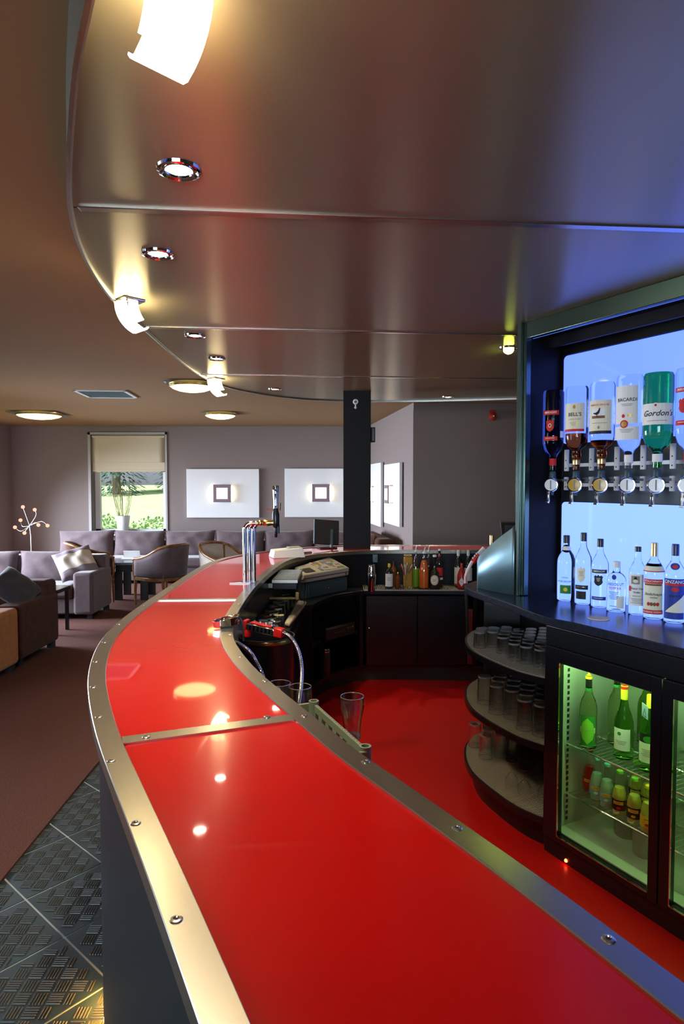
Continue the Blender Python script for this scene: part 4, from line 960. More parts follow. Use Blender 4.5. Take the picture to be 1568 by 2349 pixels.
for k, r, h, sp, gap, mx, lab, grp, nm in specs:
    q = [Vector(p) for p in shelf_poly(0)]; fc = q[:37]
    def keep(c): return min(dist_seg(c, a, b) for a, b in zip(q, q[1:])) > .045 and min(dist_seg(c, a, b) for a, b in zip(fc, fc[1:])) > (gap if c.y < 3.35 else .05) and c.x < 1.22
    pts = sorted(pack(q, sp, RZ+.2, keep), key=lambda c: c.y)
    if k == 2: pts = [c for c in pts if c.y > 3.12]
    pr = tumbler_proto(nm, r, h, False, lab, grp)
    for n_, c in enumerate(pts[::-1][:mx] if k == 2 else pts[:mx]):
        o = pr if n_ == 0 else copy_tree(pr)
        o.location = (c.x + random.uniform(-.003, .003), c.y + random.uniform(-.003, .003), SHZ[k]+.001)
def wineglass(loc, label):
    t = thing('wine_glass', label, 'glass', loc, 0, 'upturned stem glasses on the lowest shelf')
    MB().lathe([(.026,0),(.032,.03),(.030,.055),(.012,.078),(.004,.085),(.0035,.13),(.005,.138),(.030,.144),(.030,.146),(1e-4,.147)], 20, close=False).build('bowl_and_stem', M['tumbler'], t)
wineglass((.87, 3.02, SHZ[2]+.001), 'upturned stem glass on the lowest shelf close to the fridge')
wineglass((.83, 3.10, SHZ[2]+.001), 'upturned stem glass on the lowest shelf behind its twin')
wineglass((.955, 2.98, SHZ[2]+.001), 'upturned stem glass on the lowest shelf against the fridge side')
# station of tumblers beside the taps
pr = tumbler_proto('tumbler', .036, .105, False, 'upturned clear tumbler in the rows below the drip tray', 'tumblers in the under-bar station')
q = [p + Vector((.055, 0)) for p in iA] + [p + Vector((-.045, 0)) for p in edge[::-1]]
n_ = 0
for i in range(22):
    y = 3.12 + i*.074
    if y > 4.66: break
    xi = min(iA, key=lambda p: abs(p.y-y)).x; xe = min(edge, key=lambda p: abs(p.y-y)).x
    x = xi + .024 + (.036 if i % 2 else 0)
    while x < xe - (.085 if y > 3.95 else .04):
        o = pr if n_ == 0 else copy_tree(pr); n_ += 1; o.location = (x, y, .756); x += .0745
t = tumbler_proto('tall_glass', .038, .17, False, 'tall upturned glass standing on the pale plate by the till', None); t.location = (-.305, 4.62, .7855)
# crate with pint glasses on the ledge
C0, C1 = Vector((-.10, 2.285)), Vector((.083, 1.856)); ca_ = math.atan2((C1-C0).y, (C1-C0).x); CL = (C1-C0).length
cr = thing('glass_rack', 'grey green plastic glasswasher rack under the inner bar edge', 'rack', (C0.x, C0.y, .751), ca_)
CWD = .16                                               # local x along the long side, local -y towards the bar
b = MB()
for z0, z1 in ((.0, .020), (.092, .118)): b.box(.02, CL-.02, -.012, .0, z0, z1)
xk = .02
for wdt in (.018, .03, .03, .03, .02, .03, .025):
    b.box(xk, xk+wdt, -.012, .0, .02, .092); xk += wdt+.034
b.build('slotted_side', M['crate'], cr, bevel=.002)
MB().box(.02, CL-.02, -CWD, -CWD+.012, .0, .118).build('far_side', M['crate'], cr, bevel=.002)
MB().box(.0, .012, -CWD, .0, .0, .118).build('end_wall', M['crate'], cr, bevel=.002); MB().box(CL-.012, CL, -CWD, .0, .0, .118).build('end_wall', M['crate'], cr, bevel=.002)
MB().box(.0, CL, -CWD, .0, .0, .006).build('base_grid', M['crate'], cr, smooth=False)
for x in (.018, CL-.018):
    MB().lathe([(.018,0),(.018,.128),(.012,.128),(.012,.10),(1e-4,.10)], 16, Matrix.Translation((x, -.008, 0)), close=False).build('corner_post', M['crate'], cr)
b = MB()
for k in range(22): b.lathe([(1e-4,.0004),(.0024,.0004)], 6, Matrix.Translation((.035+k*.0185, -.006, .118)), close=False)
o = b.build('peg_holes', M['blackmatt'], cr, smooth=False); o['kind'] = 'stuff'
pg = tumbler_proto('pint_glass', .044, .150, True, 'empty pint glass standing alone beyond the plastic rack', None, waist=1)
pg.location = (.036, 2.25, .751)
v, f = ellip(.050, .014); mark(pg, 'embossed_emblem', v, f, .0375, math.radians(-10), .088, M['tumbler'])
pg2 = dup(pg, (-.155, 2.36, .751), .6, 'empty pint glass at the far end of the rack by the hose'); pg3 = dup(pg, (-.235, 2.40, .751), 1.2, 'empty pint glass half hidden under the steel edge by the hose')

# ================================================================== things on and in the bar
# beer font
fx, fy = P(571, 1335, BAR).x, P(571, 1335, BAR).y
ft = thing('beer_tap', 'chrome beer font with three pipes and black tap on the bar', 'beer tap', (fx, fy, BAR-.005))
MB().prism([(-.11,-.035),(.035,-.035),(.055,.05),(-.02,.06)], 0, .007).build('base_plate', M['chrome'], ft, bevel=.002)
for k, (dx, dy) in enumerate(((-.022,-.012), (.004,.006), (.026,.022))):
    pts = [(dx, dy, .006), (dx, dy, .30), (dx+.004, dy, .325), (dx+.016, dy, .343), (dx+.035, dy, .35), (dx+.06, dy, .352)]
    MB().tube(catmull(pts, 4), .0125, 14).build('pipe', M['chrome'], ft)
MB().lathe([(.014,0),(.017,.006),(.017,.02),(.014,.026),(.018,.032),(.020,.06),(.016,.075),(.016,.09)], 18, Matrix.Translation((.055,.0,.352)) @ Matrix.Rotation(PI/2, 4, 'Y')).build('coupling', M['brass'], ft)
MB().lathe([(.007,-.085),(.009,-.08),(.009,-.03),(.018,-.02),(.021,.0),(.021,.05),(.016,.07),(.014,.085)], 18, Matrix.Translation((.158,0,.352))).build('tap_body', M['black'], ft)
MB().cyl((.172,0,.29), (.172,0,.345), .008, 10).build('spout', M['black'], ft)
MB().lathe([(.012,0),(.014,.01),(.013,.03),(.016,.09),(.019,.135),(.016,.14),(1e-4,.14)], 18, Matrix.Translation((.158,0,.43))).build('handle', M['chrome'], ft)
MB().box(.150,.166,-.002,.002,.43,.455).build('red_mark', M['redplastic'], ft, smooth=False)
MB().cyl((.158,0,.425), (.105,0,.432), .0045, 8).build('side_lever', M['chrome'], ft)
MB().cyl((.178,0,.425), (.182,0,.47), .008, 10).build('knob', M['wood'], ft)
# drip tray
dt = thing('drip_tray', 'steel slatted drip tray hooked on the inner bar edge', 'drip tray', (-.375, 4.42, .965))
MB().box(-.075, .085, -.27, .27, 0, .05).build('tray_box', M['black'], dt, bevel=.006)
for k in range(13): MB().box(-.07, .08, -.255+k*.042, -.235+k*.042, .05, .060).build('slat', M['steel'], dt, smooth=False)
MB().box(-.078, -.07, -.27, .27, .045, .064).box(.08, .088, -.27, .27, .045, .064).box(-.078, .088, -.275, -.262, .045, .064).build('rim', M['steel'], dt, smooth=False)
MB().box(-.09, .075, -.305, -.293, -.055, -.043).build('brass_rail', M['brass'], dt, smooth=False); MB().box(.075, .10, -.31, -.285, -.06, -.01).build('rail_block', M['brass'], dt, bevel=.003)
# hook the tray to the bar edge
for _y in (-.2, .18): MB().box(-.11, -.07, _y, _y+.02, -.0, .03).build('hook', M['steel'], dt, smooth=False)
# chrome spout rest
cp = P(518, 1437, BAR)
cs_ = thing('chrome_rest', 'polished chrome wedge-shaped rest clipped to the inner steel edge', 'gun rest', (cp.x, cp.y, BAR), math.radians(25))
def wedge(a, b):
    t_ = a*PI; w_ = .030*math.sin(t_)**.6 if 0 < a < 1 else 0
    x = -.055 + .11*a; return x
pts = [(-.055,0),(-.045,-.018),(-.02,-.027),(.015,-.030),(.045,-.026),(.055,-.010),(.055,.018),(.03,.030),(-.01,.028),(-.042,.016)]
n_ = len(pts); v = [(x*.92, y*.92, 0) for x, y in pts] + [(x, y, .026+.16*(x+.055)) for x, y in pts] + [(x*.90, y*.85, .026+.16*(x+.055)) for x, y in pts] + [(x*.8, y*.7, .020+.15*(x+.055)) for x, y in pts]
f = [tuple(range(n_-1, -1, -1)), tuple(3*n_+k for k in range(n_))]
for L in range(3): f += [(L*n_+k, L*n_+(k+1) % n_, (L+1)*n_+(k+1) % n_, (L+1)*n_+k) for k in range(n_)]
MB().add(v, f).build('chrome_body', M['chrome'], cs_, bevel=.003)
MB().box(-.03, .03, -.028, -.024, .0, .006).build('rubber_foot', M['blackmatt'], cs_, smooth=False)
MB().tube(catmull([(.05,.0,.035),(.062,-.012,.02),(.066,-.02,-.02),(.064,-.03,-.06)], 5), .004, 8).build('cable', M['blackmatt'], cs_)
# soda guns
def flex(name, pts, r, m, parent):
    c = resample(catmull(pts, 12), 130); rr = [r*(1.0 if k % 3 else .78) for k in range(130)]
    return MB().tube(c, rr, 10).build(name, m, parent)
g0 = PY(562, 1432, 2.86); g1 = PY(650, 1452, 2.80)
gd = (g1-g0).normalized(); GL = (g1-g0).length
sg = thing('soda_gun', 'red and chrome soda gun on a ribbed steel hose beside the black bucket', 'soda gun', g0)
MG = gd.to_track_quat('X', 'Z').to_matrix().to_4x4()
MB().box(.012, GL*.80, -.018, .018, -.020, .012, MG).build('clear_body', M['chrome'], sg, bevel=.005)
MB().box(-.004, .014, -.020, .020, -.022, .022, MG).build('red_end', M['redplastic'], sg, bevel=.004)
MB().box(GL*.78, GL, -.020, .020, -.022, .018, MG).build('red_grip', M['redplastic'], sg, bevel=.005)
b = MB().box(.03, GL*.70, -.016, .016, .012, .020, MG); b.build('button_pad', M['redplastic'], sg, bevel=.003)
for k in range(7): MB().box(.02+k*.019, .029+k*.019, -.0205, -.017, -.016, .008, MG).build('grip_rib', M['blackmatt'], sg, smooth=False)
for k in range(4): MB().ball(tuple(MG @ Vector((.045+k*.028, 0, .021))), .007, 10, 6).build('button', M['chrome'], sg)
MB().lathe([(.020,-.020),(.022,.0),(.016,.014),(1e-4,.018)], 16, MG @ Matrix.Translation((.014,0,-.030))).build('nozzle', M['redplastic'], sg)
rel = lambda x, y, Y: tuple(PY(x, y, Y) - g0)
flex('steel_hose', [rel(648,1450,2.80), rel(668,1465,2.76), rel(684,1495,2.70), rel(691,1530,2.64), rel(690,1570,2.55), rel(684,1620,2.45)], .0105, M['chrome'], sg)
bk = PY(612, 1462, 2.92)
it = thing('black_bucket', 'round black bucket with gold rim and white ring emblem under the soda gun', 'bucket', (bk.x, 2.92, .30))
BR = .125
MB().lathe([(1e-4,0),(BR*.82,0),(BR*.86,.01),(BR,.64),(BR*1.02,.645),(BR*1.02,.66),(BR*.97,.66),(BR*.95,.60),(1e-4,.60)], 32, close=False).build('bucket_wall', M['black'], it)
MB().lathe([(BR*1.022,.64),(BR*1.035,.648),(BR*1.022,.656)], 32, close=False).build('gold_rim', M['brass'], it)
v, f = ringm(.026, .030); mark(it, 'emblem_ring', v, f, BR+.001, math.radians(22), .43, M['white']); v, f = ringm(.012, .014); mark(it, 'emblem_ring', v, f, BR+.001, math.radians(22), .43, M['white'])
for k in range(8):
    a = k*PI/4; c0, s0 = math.cos(a), math.sin(a); v = [(c0*.014-s0*.0012, s0*.014+c0*.0012), (c0*.014+s0*.0012, s0*.014-c0*.0012), (c0*.026+s0*.0012, s0*.026-c0*.0012), (c0*.026-s0*.0012, s0*.026+c0*.0012)]
    mark(it, 'emblem_spoke', v, [(0,1,2,3)], BR+.001, math.radians(22), .43, M['white'])
MB().box(-.08, .08, -.05, .05, .0, .28).build('stand', M['black'], it, smooth=False); 
for c_ in kids(it):
    if c_.name.startswith('stand'): c_.location.z = -.305
h2 = thing('drain_hose', 'ribbed steel hose curving down just inside the steel bar edge', 'hose', PY(548, 1478, 2.55))
rl = lambda x, y, Y: tuple(PY(x, y, Y) - PY(548, 1478, 2.55))
flex('ribbed_hose', [rl(536,1474,2.58), rl(548,1478,2.55), rl(572,1496,2.50), rl(590,1525,2.45), rl(603,1555,2.42), rl(610,1600,2.40)], .010, M['chrome'], h2)
# cash drawer and till
D0, D1 = Vector((-.268, 4.90)), Vector((.045, 5.285)); da = math.atan2((D1-D0).y, (D1-D0).x); DL = (D1-D0).length
dr = thing('cash_drawer', 'blue grey metal cash drawer under the till', 'cash drawer', (D0.x, D0.y, WK+.001), da)
MB().box(0, DL, .004, .165, 0, .115).build('drawer_body', M['bluegrey'], dr, bevel=.004)
df = MB().box(.012, DL-.012, -.006, .004, .010, .105).build('drawer_front', M['bluegrey'], dr, bevel=.003)
MB().ball((DL*.5, -.010, .055), .008, 12, 8).build('lock', M['brass'], df)
tl = thing('till', 'pale grey cash till with sloping keypad on the cash drawer', 'till', (D0.x, D0.y, WK+.1165), da)
tx0, tx1 = .0, DL+.01
tx0 = -.05
v = [(tx0,-.005,.012),(tx1,-.005,.012),(tx1,.20,.012),(tx0+.03,.115,.012),(tx0,-.012,.075),(tx1,-.012,.075),(tx1,.20,.150),(tx0+.03,.115,.122)]
MB().add(v, [(3,2,1,0),(4,5,6,7),(0,1,5,4),(1,2,6,5),(2,3,7,6),(3,0,4,7)]).build('till_body', M['till'], tl, bevel=.008)
MB().box(tx0+.07, tx1-.02, .02, .11, 0, .014).build('foot', M['tilldark'], tl, smooth=False)
MB().box(tx0, tx1, -.0145, -.004, .040, .046).build('groove', M['tilldark'], tl, smooth=False)
MB().lathe([(1e-4,.004),(.007,.003),(.008,0)], 12, Matrix.Translation((DL*.93,-.011,.03)) @ Matrix.Rotation(PI/2,4,'X')).build('key_lock', M['tilldark'], tl)
sl = math.atan2(.075, .212); sl = math.radians(19.5)
KM = Matrix.Translation((tx0, -.012, .0755)) @ Matrix.Rotation(sl, 4, 'X')
MB().box(.05, .16, .02, .09, 0, .003, KM).build('dark_window', M['tilldark'], tl, smooth=False)
kc = [mat('key_'+n_, c_, .5) for n_, c_ in (('cream', (.62,.6,.5)), ('green', (.15,.4,.2)), ('mauve', (.42,.25,.45)), ('red', (.5,.12,.1)), ('yellow', (.6,.5,.15)), ('grey', (.3,.3,.3)))]
kme = {}
rk_ = random.Random(5)
for i in range(10):
    for j in range(6):
        m_ = kc[rk_.choice([0,0,0,5,1,2,3,4])]
        if m_.name not in kme: kme[m_.name] = MB().box(0, .024, 0, .020, 0, .005).mesh('key', m_, False)
        o = bpy.data.objects.new('key', kme[m_.name]); COL.objects.link(o); o.parent = tl
        o.matrix_local = KM @ Matrix.Translation((.23+i*.029, .02+j*.025, 0))
# tilted operator display on its stem, printer, back of the customer monitor
ds = thing('operator_display', 'small dark tilted screen behind the till keypad', 'display', PY(706, 1290, 5.30), da-.1)
MB().box(-.10, .10, -.006, .008, .0, .105, Matrix.Rotation(math.radians(-42), 4, 'X')).build('bezel', M['tilldark'], ds, bevel=.005)
MB().box(-.075, .075, -.0075, -.0055, .018, .088, Matrix.Rotation(math.radians(-42), 4, 'X')).build('screen', mat('dim_screen', (.10, .13, .13), .2), ds, smooth=False)
MB().box(-.03, .03, .03, .05, -.02, .045).build('stem', M['tilldark'], ds, smooth=False)
pn = P(665, 1279, BAR)
pt = thing('receipt_printer', 'white receipt printer at the far end of the bar top', 'printer', (pn.x, pn.y+.08, BAR-.0045), .35)
v = [(-.16,-.07,0),(.10,-.07,0),(.10,.09,0),(-.16,.09,0),(-.145,-.055,.06),(.09,-.03,.075),(.09,.08,.075),(-.145,.08,.06)]
MB().add(v, [(3,2,1,0),(4,5,6,7),(0,1,5,4),(1,2,6,5),(2,3,7,6),(3,0,4,7)]).build('printer_body', M['white'], pt, bevel=.006)
MB().box(-.02, .08, -.02, .06, .0745, .078).build('paper_cover', M['till'], pt, smooth=False)
mp_ = P(748, 1256, BAR)
mo = thing('monitor', 'black monitor seen from behind, leaning on the far bar', 'monitor', (mp_.x, 5.78, BAR-.0045), .30)
MM = Matrix.Rotation(math.radians(-14), 4, 'X') @ Matrix.Rotation(math.radians(5), 4, 'Y')
MB().box(-.115, .115, -.010, .018, .035, .26, MM).build('case', M['blackmatt'], mo, bevel=.006)
MB().box(-.118, -.110, -.014, .010, .035, .26, MM).build('pale_edge', M['bluegrey'], mo, bevel=.002)
MB().box(.03, .05, -.05, -.01, 0, .17, MM).build('stand_arm', M['bluegrey'], mo, bevel=.003)
MB().box(-.07, .09, -.05, .08, 0, .010).build('stand_foot', M['blackmatt'], mo, bevel=.003)
# open shelf contents
ste = thing('stereo', 'black stereo unit on the open workstation shelf', 'stereo', (-.105, 4.97, .421), da)
MB().box(0, .36, .03, .25, 0, .10).build('case', M['black'], ste, bevel=.003)
fa = MB().box(.0, .36, .022, .03, .004, .096).build('fascia', M['tilldark'], ste, bevel=.002)
MB().box(.02, .34, .019, .022, .086, .090).build('silver_line', M['steel'], fa, smooth=False); MB().box(.10, .22, .019, .022, .045, .049).build('gold_line', M['brass'], fa, smooth=False)
for x in (.27, .30, .33): MB().lathe([(1e-4,.010),(.008,.009),(.009,0)], 12, Matrix.Translation((x,.022,.06)) @ Matrix.Rotation(PI/2,4,'X')).build('knob', M['steel'], fa)
tin = thing('metal_canister', 'slim metal canister on the bottom shelf of the workstation', 'canister', (-.13, 5.02, .141))
MB().lathe([(1e-4,0),(.036,0),(.038,.005),(.038,.19),(.034,.20),(1e-4,.20)], 22, close=False).build('body', M['bluegrey'], tin)
MB().lathe([(.040,.19),(.041,.205),(.036,.22),(.012,.226),(1e-4,.227)], 22, close=False).build('lid', M['chrome'], tin)

# far worktop bottles
def FW_(x, yb, yt, wpx, label, kind, glass, z=WK+.0145, Y=None, **k):
    p = P(x, yb, z) if Y is None else Vector((PY(x, yb, Y).x, Y, z)); h = PY(x, yt, p.y).z - z; r = wpx*p.y/FPX/2
    return bottle(label, p, CAMD(p), r, h, kind, glass, name=k.pop('name', 'bottle'), group='bottles on the far worktop', seg=20, **k)
sh = P(851, 1355, WK); 
shk = thing('cocktail_shaker', 'polished steel cocktail shaker on the far worktop by the column', 'shaker', (sh.x, sh.y-.03, WK+.0005))
MB().lathe([(1e-4,0),(.028,0),(.030,.01),(.039,.11),(.038,.15),(.032,.165)], 24, close=False).build('cup', M['chrome'], shk)
MB().lathe([(.033,.165),(.031,.19),(.029,.20),(.029,.215),(.026,.22),(1e-4,.22)], 24, close=False).build('lid', M['chrome'], shk)
FW_(892, 1349, 1293, 17, 'small dark bottle with pale label and yellow cap', 'short', M['glassdark'], Y=5.335, cap=M['capyellow'], caph=.14, labels=[('rect',.34,.52,150,m_wh,0),('lines',.45,5,.035,M['inkgrey'],0)])
FW_(902, 1346, 1287, 14, 'small brown bottle behind the yellow capped one', 'short', M['glassamber'], Y=5.41, cap=M['capblack'])
FW_(912, 1349, 1312, 12, 'little jar of cocktail sticks on the far worktop', 'short', M['glassamber'], Y=5.33, cap=M['brass'], name='jar', cat='jar')
FW_(953, 1349, 1262, 17, 'clear bottle half full of green cordial with white pourer', 'juice', M['tumbler'], Y=5.38, liq=M['liq_green'], lvl=.50, pourer=M['capwhite'])
FW_(972, 1352, 1266, 23, 'clear bottle of orange juice with white pourer', 'juice', M['tumbler'], Y=5.335, liq=M['liq_orange'], lvl=.76, pourer=M['capwhite'])
FW_(982, 1346, 1262, 15, 'thin clear bottle with white pourer behind the orange juice', 'juice', M['tumbler'], Y=5.46, pourer=M['capwhite'])
FW_(996, 1353, 1273, 25, 'round dark liqueur bottle with oval cream label', 'coffee', M['glassdark'], Y=5.335, cap=M['capwhite'], caph=.06, labels=[('oval',.26,.30,.072,m_pp,0),('oval',.26,.25,.060,M['inkbrown'],0),('oval',.26,.235,.056,m_pp,0),('lines',.29,4,.035,M['inkbrown'],0)])
FW_(1007, 1349, 1259, 17, 'dark red bottle with pale stopper beside the round bottle', 'round', M['glassdark'], Y=5.42, cap=M['capwhite'], caph=.05, neck=(M['capred'], .80, .85), labels=[('rect',.40,.22,130,m_red,0),('rect',.22,.06,130,m_pp,0)])
FW_(1050, 1343, 1262, 19, 'dark wine bottle with tall cream label and foil neck', 'wine', M['glassdark'], Y=5.45, cap=M['capwhite'], caph=.16, labels=[('rect',.30,.46,130,m_pp,0),('oval',.22,.07,.022,m_red,8),('rect',.05,.05,130,m_red,0)])
FW_(1073, 1343, 1262, 19, 'dark bottle with white neck and label behind the sauce bottle', 'wine', M['glassdark'], Y=5.46, cap=M['capwhite'], caph=.16, labels=[('rect',.33,.36,130,m_wh,0)])
FW_(1058, 1353, 1292, 20, 'small red pepper sauce bottle with diamond label and red cap', 'juice', M['liq_red'], Y=5.33, cap=M['capred'], caph=.14, neck=(M['inkgreen'], .68, .86), labels=[('poly',DIAM,.27,.062,m_wh,0),('text','TABASCO',.27,.0085,m_red,0)])
gp = P(930, 1347, WK+.0145)
cg = thing('cocktail_glass', 'cocktail glass full of striped sticks among the far bottles', 'glass', (gp.x, 5.37, WK+.0145))
MB().lathe([(1e-4,0),(.030,0),(.030,.002),(.004,.006),(.0035,.085),(.008,.095),(.058,.175),(.057,.176),(.006,.098)], 24, close=False).build('glass_body', M['tumbler'], cg)
for k in range(16):
    a = k*2.4; q = .012+.0028*k
    MB().cyl((.25*q*math.cos(a), .25*q*math.sin(a), .105), (q*math.cos(a)*1.1, q*math.sin(a)*1.1, .19+.004*(k % 4)), .0026, 6).build('stick', [m_red, m_wh, M['inkgreen'], m_wh][k % 4], cg)
am = thing('amber_block', 'square amber jar standing behind the cocktail glass', 'jar', (PY(935, 1300, 5.50).x, 5.50, WK+.0005))
MB().box(-.038, .038, -.03, .03, 0, .26).build('jar_body', mat('amber_jar', (.55, .28, .05), .15), am, bevel=.012); MB().box(-.034, .034, -.026, .026, .26, .275).build('lid', M['brass'], am, bevel=.004)
sk = MB().box(-.022, .022, -.006, .006, -.035, .035).box(.0, .008, -.010, -.006, -.01, .01).build('wall_socket', M['bluegrey'], loc=PY(860, 1281, 5.552), bevel=.003); tag(sk, 'small grey socket on the inner bar face by the column', 'socket')
# second soda gun on its clear hose, bottle and dark screen at the post
g2 = PY(1080, 1280, 4.35); sg2 = thing('soda_gun', 'red and white soda gun on a clear hose near the steel screen', 'soda gun', g2)
r2 = lambda x, y, Y=4.35: tuple(PY(x, y, Y) - g2)
MB().tube(catmull([r2(1068,1338), r2(1068,1322), r2(1074,1305), r2(1083,1288), r2(1092,1277)], 6), .012, 10).build('clear_hose', M['paperwhite'], sg2)
MB().tube(catmull([tuple(Vector(r2(x,y))+Vector((.0,-.0125,0))) for x, y in ((1068,1338),(1068,1322),(1074,1305),(1083,1288))], 6), .0025, 6).build('red_stripe', M['redplastic'], sg2)
MB().tube([r2(1084,1289), r2(1098,1272)], .020, 10).build('red_grip', M['redplastic'], sg2); MB().tube([r2(1097,1273), r2(1111,1258)], .019, 10).build('white_head', M['whitegloss'], sg2)
for k in range(3): MB().ball(tuple(Vector(r2(1088+k*4, 1283-k*5))+Vector((-.012,-.012,.010))), .008, 8, 6).build('button', M['capwhite'], sg2)
MB().tube([r2(1068,1338), r2(1068,1352, 4.35), tuple(Vector(r2(1068,1352,4.35))+Vector((.02,.0,-.45)))], .012, 8).build('lower_hose', M['blackmatt'], sg2)
wp = Vector((PY(1127, 1300, 3.80).x, 3.80, BCK+.0005))
bottle('dark wine bottle with gold foil top half behind the steel screen', wp, CAMD(wp), .036, .277, 'wine', M['glassdark'], M['capgold'], caph=.20, labels=[('rect',.34,.38,130,m_wh,0)], name='wine_bottle')
ms = thing('dark_speaker', 'black slanted speaker at the far bar end beside the post', 'speaker', PY(1178, 1252, 5.85), -.2)
MB().add([(-.10,-.05,0),(.08,-.05,0),(.08,.06,0),(-.10,.06,0),(-.125,-.07,.22),(.08,-.07,.22),(.08,.06,.22),(-.125,.06,.22)], [(3,2,1,0),(4,5,6,7),(0,1,5,4),(1,2,6,5),(2,3,7,6),(3,0,4,7)]).build('cabinet', M['blackmatt'], ms, bevel=.005)
MB().box(-.085, .05, -.085, -.07, .03, .19).build('grille', M['black'], ms, smooth=False)

# ================================================================== lounge
def sofa(name, label, loc, rz, W, D, m, armh=.57, backh=.76, arml=True, armr=True, nseat=2, seed=0, group=None, backc=True):
    t = thing(name, label, 'sofa', loc, rz, group)          # faces local -y, origin under the middle of the back edge line
    AW = .24; y0 = -D
    MB().box(-W/2+.02, W/2-.02, y0+.03, -.02, .06, .26).build('base', m, t, bevel=.02, seg=3)
    MB().box(-W/2+.02, W/2-.02, -.24, .0, .20, backh-.03).build('back', m, t, bevel=.05, seg=4)
    xl = -W/2 + (AW if arml else 0); xr = W/2 - (AW if armr else 0)
    if arml: MB().box(-W/2, -W/2+AW, y0, -.02, .06, armh).build('arm', m, t, bevel=.04, seg=4)
    if armr: MB().box(W/2-AW, W/2, y0, -.02, .06, armh).build('arm', m, t, bevel=.04, seg=4)
    sw = (xr-xl)/nseat
    for k in range(nseat):
        MB().box(xl+k*sw+.004, xl+(k+1)*sw-.004, y0-.01, -.22, .26, .42).build('seat_cushion', m, t, bevel=.04, seg=4)
        if backc:
            c = MB().pillow(sw*.99, backh-.36, .20, 16, .006, Matrix.Translation((xl+(k+.5)*sw, -.27, (backh+.42)/2)) @ Matrix.Rotation(math.radians(-8), 4, 'X'), seed+k)
            c.build('back_cushion', m, t, ang=80)
    for x in (-W/2+.06, W/2-.06):
        for y in (y0+.08, -.08): MB().box(x-.03, x+.03, y-.03, y+.03, 0, .07).build('foot', M['blackmatt'], t, smooth=False)
    return t
# long sofa along the far wall, six loose back cushions
XL, XR = PY(133, 1250, 10.95).x, .36
ls = thing('long_sofa', 'long mauve suede wall sofa with loose back cushions under the window', 'sofa', ((XL+XR)/2, BW-.03, .012))
W = XR-XL
MB().box(-W/2, W/2, -.95, -.02, .05, .27).build('base', M['suede'], ls, bevel=.02, seg=3)
MB().box(-W/2, W/2, -.36, -.0, .2, .66).build('back', M['suede'], ls, bevel=.05, seg=4)
cxs = [PY(q, 1250, 10.95).x - (XL+XR)/2 for q in (133, 259, 376, 491, 605, 718, 832)]
for k in range(6):
    a, b = cxs[k], min(cxs[k+1], W/2)
    MB().box(a+.004, b-.004, -.99, -.30, .27, .43).build('seat_cushion', M['suede'], ls, bevel=.045, seg=4)
    MB().pillow((b-a)*1.02, .46, .26, 18, .009, Matrix.Translation(((a+b)/2, -.46, .615)) @ Matrix.Rotation(math.radians(-9), 4, 'X') @ Matrix.Rotation(math.radians((-1.2, .8, -.6, .9, -.8, .5)[k]), 4, 'Y'), 30+k).build('back_cushion', M['suede'], ls, ang=80)
for x in (-W/2+.1, 0, W/2-.1): MB().box(x-.04, x+.04, -.9, -.82, -.001, .05).build('foot', M['blackmatt'], ls, smooth=False)
# grey sofa facing the camera
sofa('sofa', 'mauve suede sofa facing the camera with a pale cushion on its arm', (-4.10, 8.42, .012), .03, 2.16, .74, M['suede'], seed=3, group='lounge sofas')
cu = thing('scatter_cushion', 'cream and mauve cushion slumped on the sofa arm', 'cushion', (-3.32, 8.02, .66), .35)
cmm, nt, bs = nodes('two_tone_cushion'); bs.inputs['Roughness'].default_value = .9
tc = nt.nodes.new('ShaderNodeTexCoord'); sx_ = nt.nodes.new('ShaderNodeSeparateXYZ'); rp_ = nt.nodes.new('ShaderNodeValToRGB'); rp_.color_ramp.interpolation = 'CONSTANT'
e = rp_.color_ramp.elements; e[0].position = 0; e[0].color = (.24, .19, .21, 1); e[1].position = .26; e[1].color = (.72, .62, .52, 1); e2 = rp_.color_ramp.elements.new(.76); e2.color = (.24, .19, .21, 1)
nt.links.new(tc.outputs['Generated'], sx_.inputs[0]); nt.links.new(sx_.outputs['Z'], rp_.inputs[0]); nt.links.new(rp_.outputs[0], bs.inputs['Base Color'])
c_ = MB().pillow(.46, .46, .16, 18, .010, None, 77).build('cushion_body', cmm, cu, ang=80)
c_.rotation_euler = (math.radians(-46), math.radians(-14), math.radians(12))
# brown sofa end and tan sofa back to back in front
sofa('sofa', 'dark brown suede sofa whose arm end faces the bar', (-2.86-1.0, 6.50, .012), 0, 2.0, .82, M['suedebrown'], armh=.55, backh=.72, seed=9, group='lounge sofas')
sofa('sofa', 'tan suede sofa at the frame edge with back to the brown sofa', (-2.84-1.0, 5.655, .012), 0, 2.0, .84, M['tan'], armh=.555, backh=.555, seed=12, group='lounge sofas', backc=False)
dc = thing('scatter_cushion', 'dark grey cushion resting on the brown sofa arm at the frame edge', 'cushion', (-3.10, 6.08, .665), .2)
c_ = MB().pillow(.40, .40, .14, 16, .006, None, 80).build('cushion_body', M['greycush'], dc, ang=80); c_.rotation_euler = (math.radians(-64), math.radians(38), 0)
# small black side table
stb = thing('side_table', 'low black side table between the two lounge sofas', 'table', (-3.36, 7.06, .012))
MB().box(-.30, .30, -.17, .17, .455, .495).build('table_top', M['black'], stb, bevel=.004)
for x in (-.27, .27):
    for y in (-.14, .14): MB().box(x-.016, x+.016, y-.016, y+.016, 0, .455).build('leg', M['black'], stb, smooth=False)
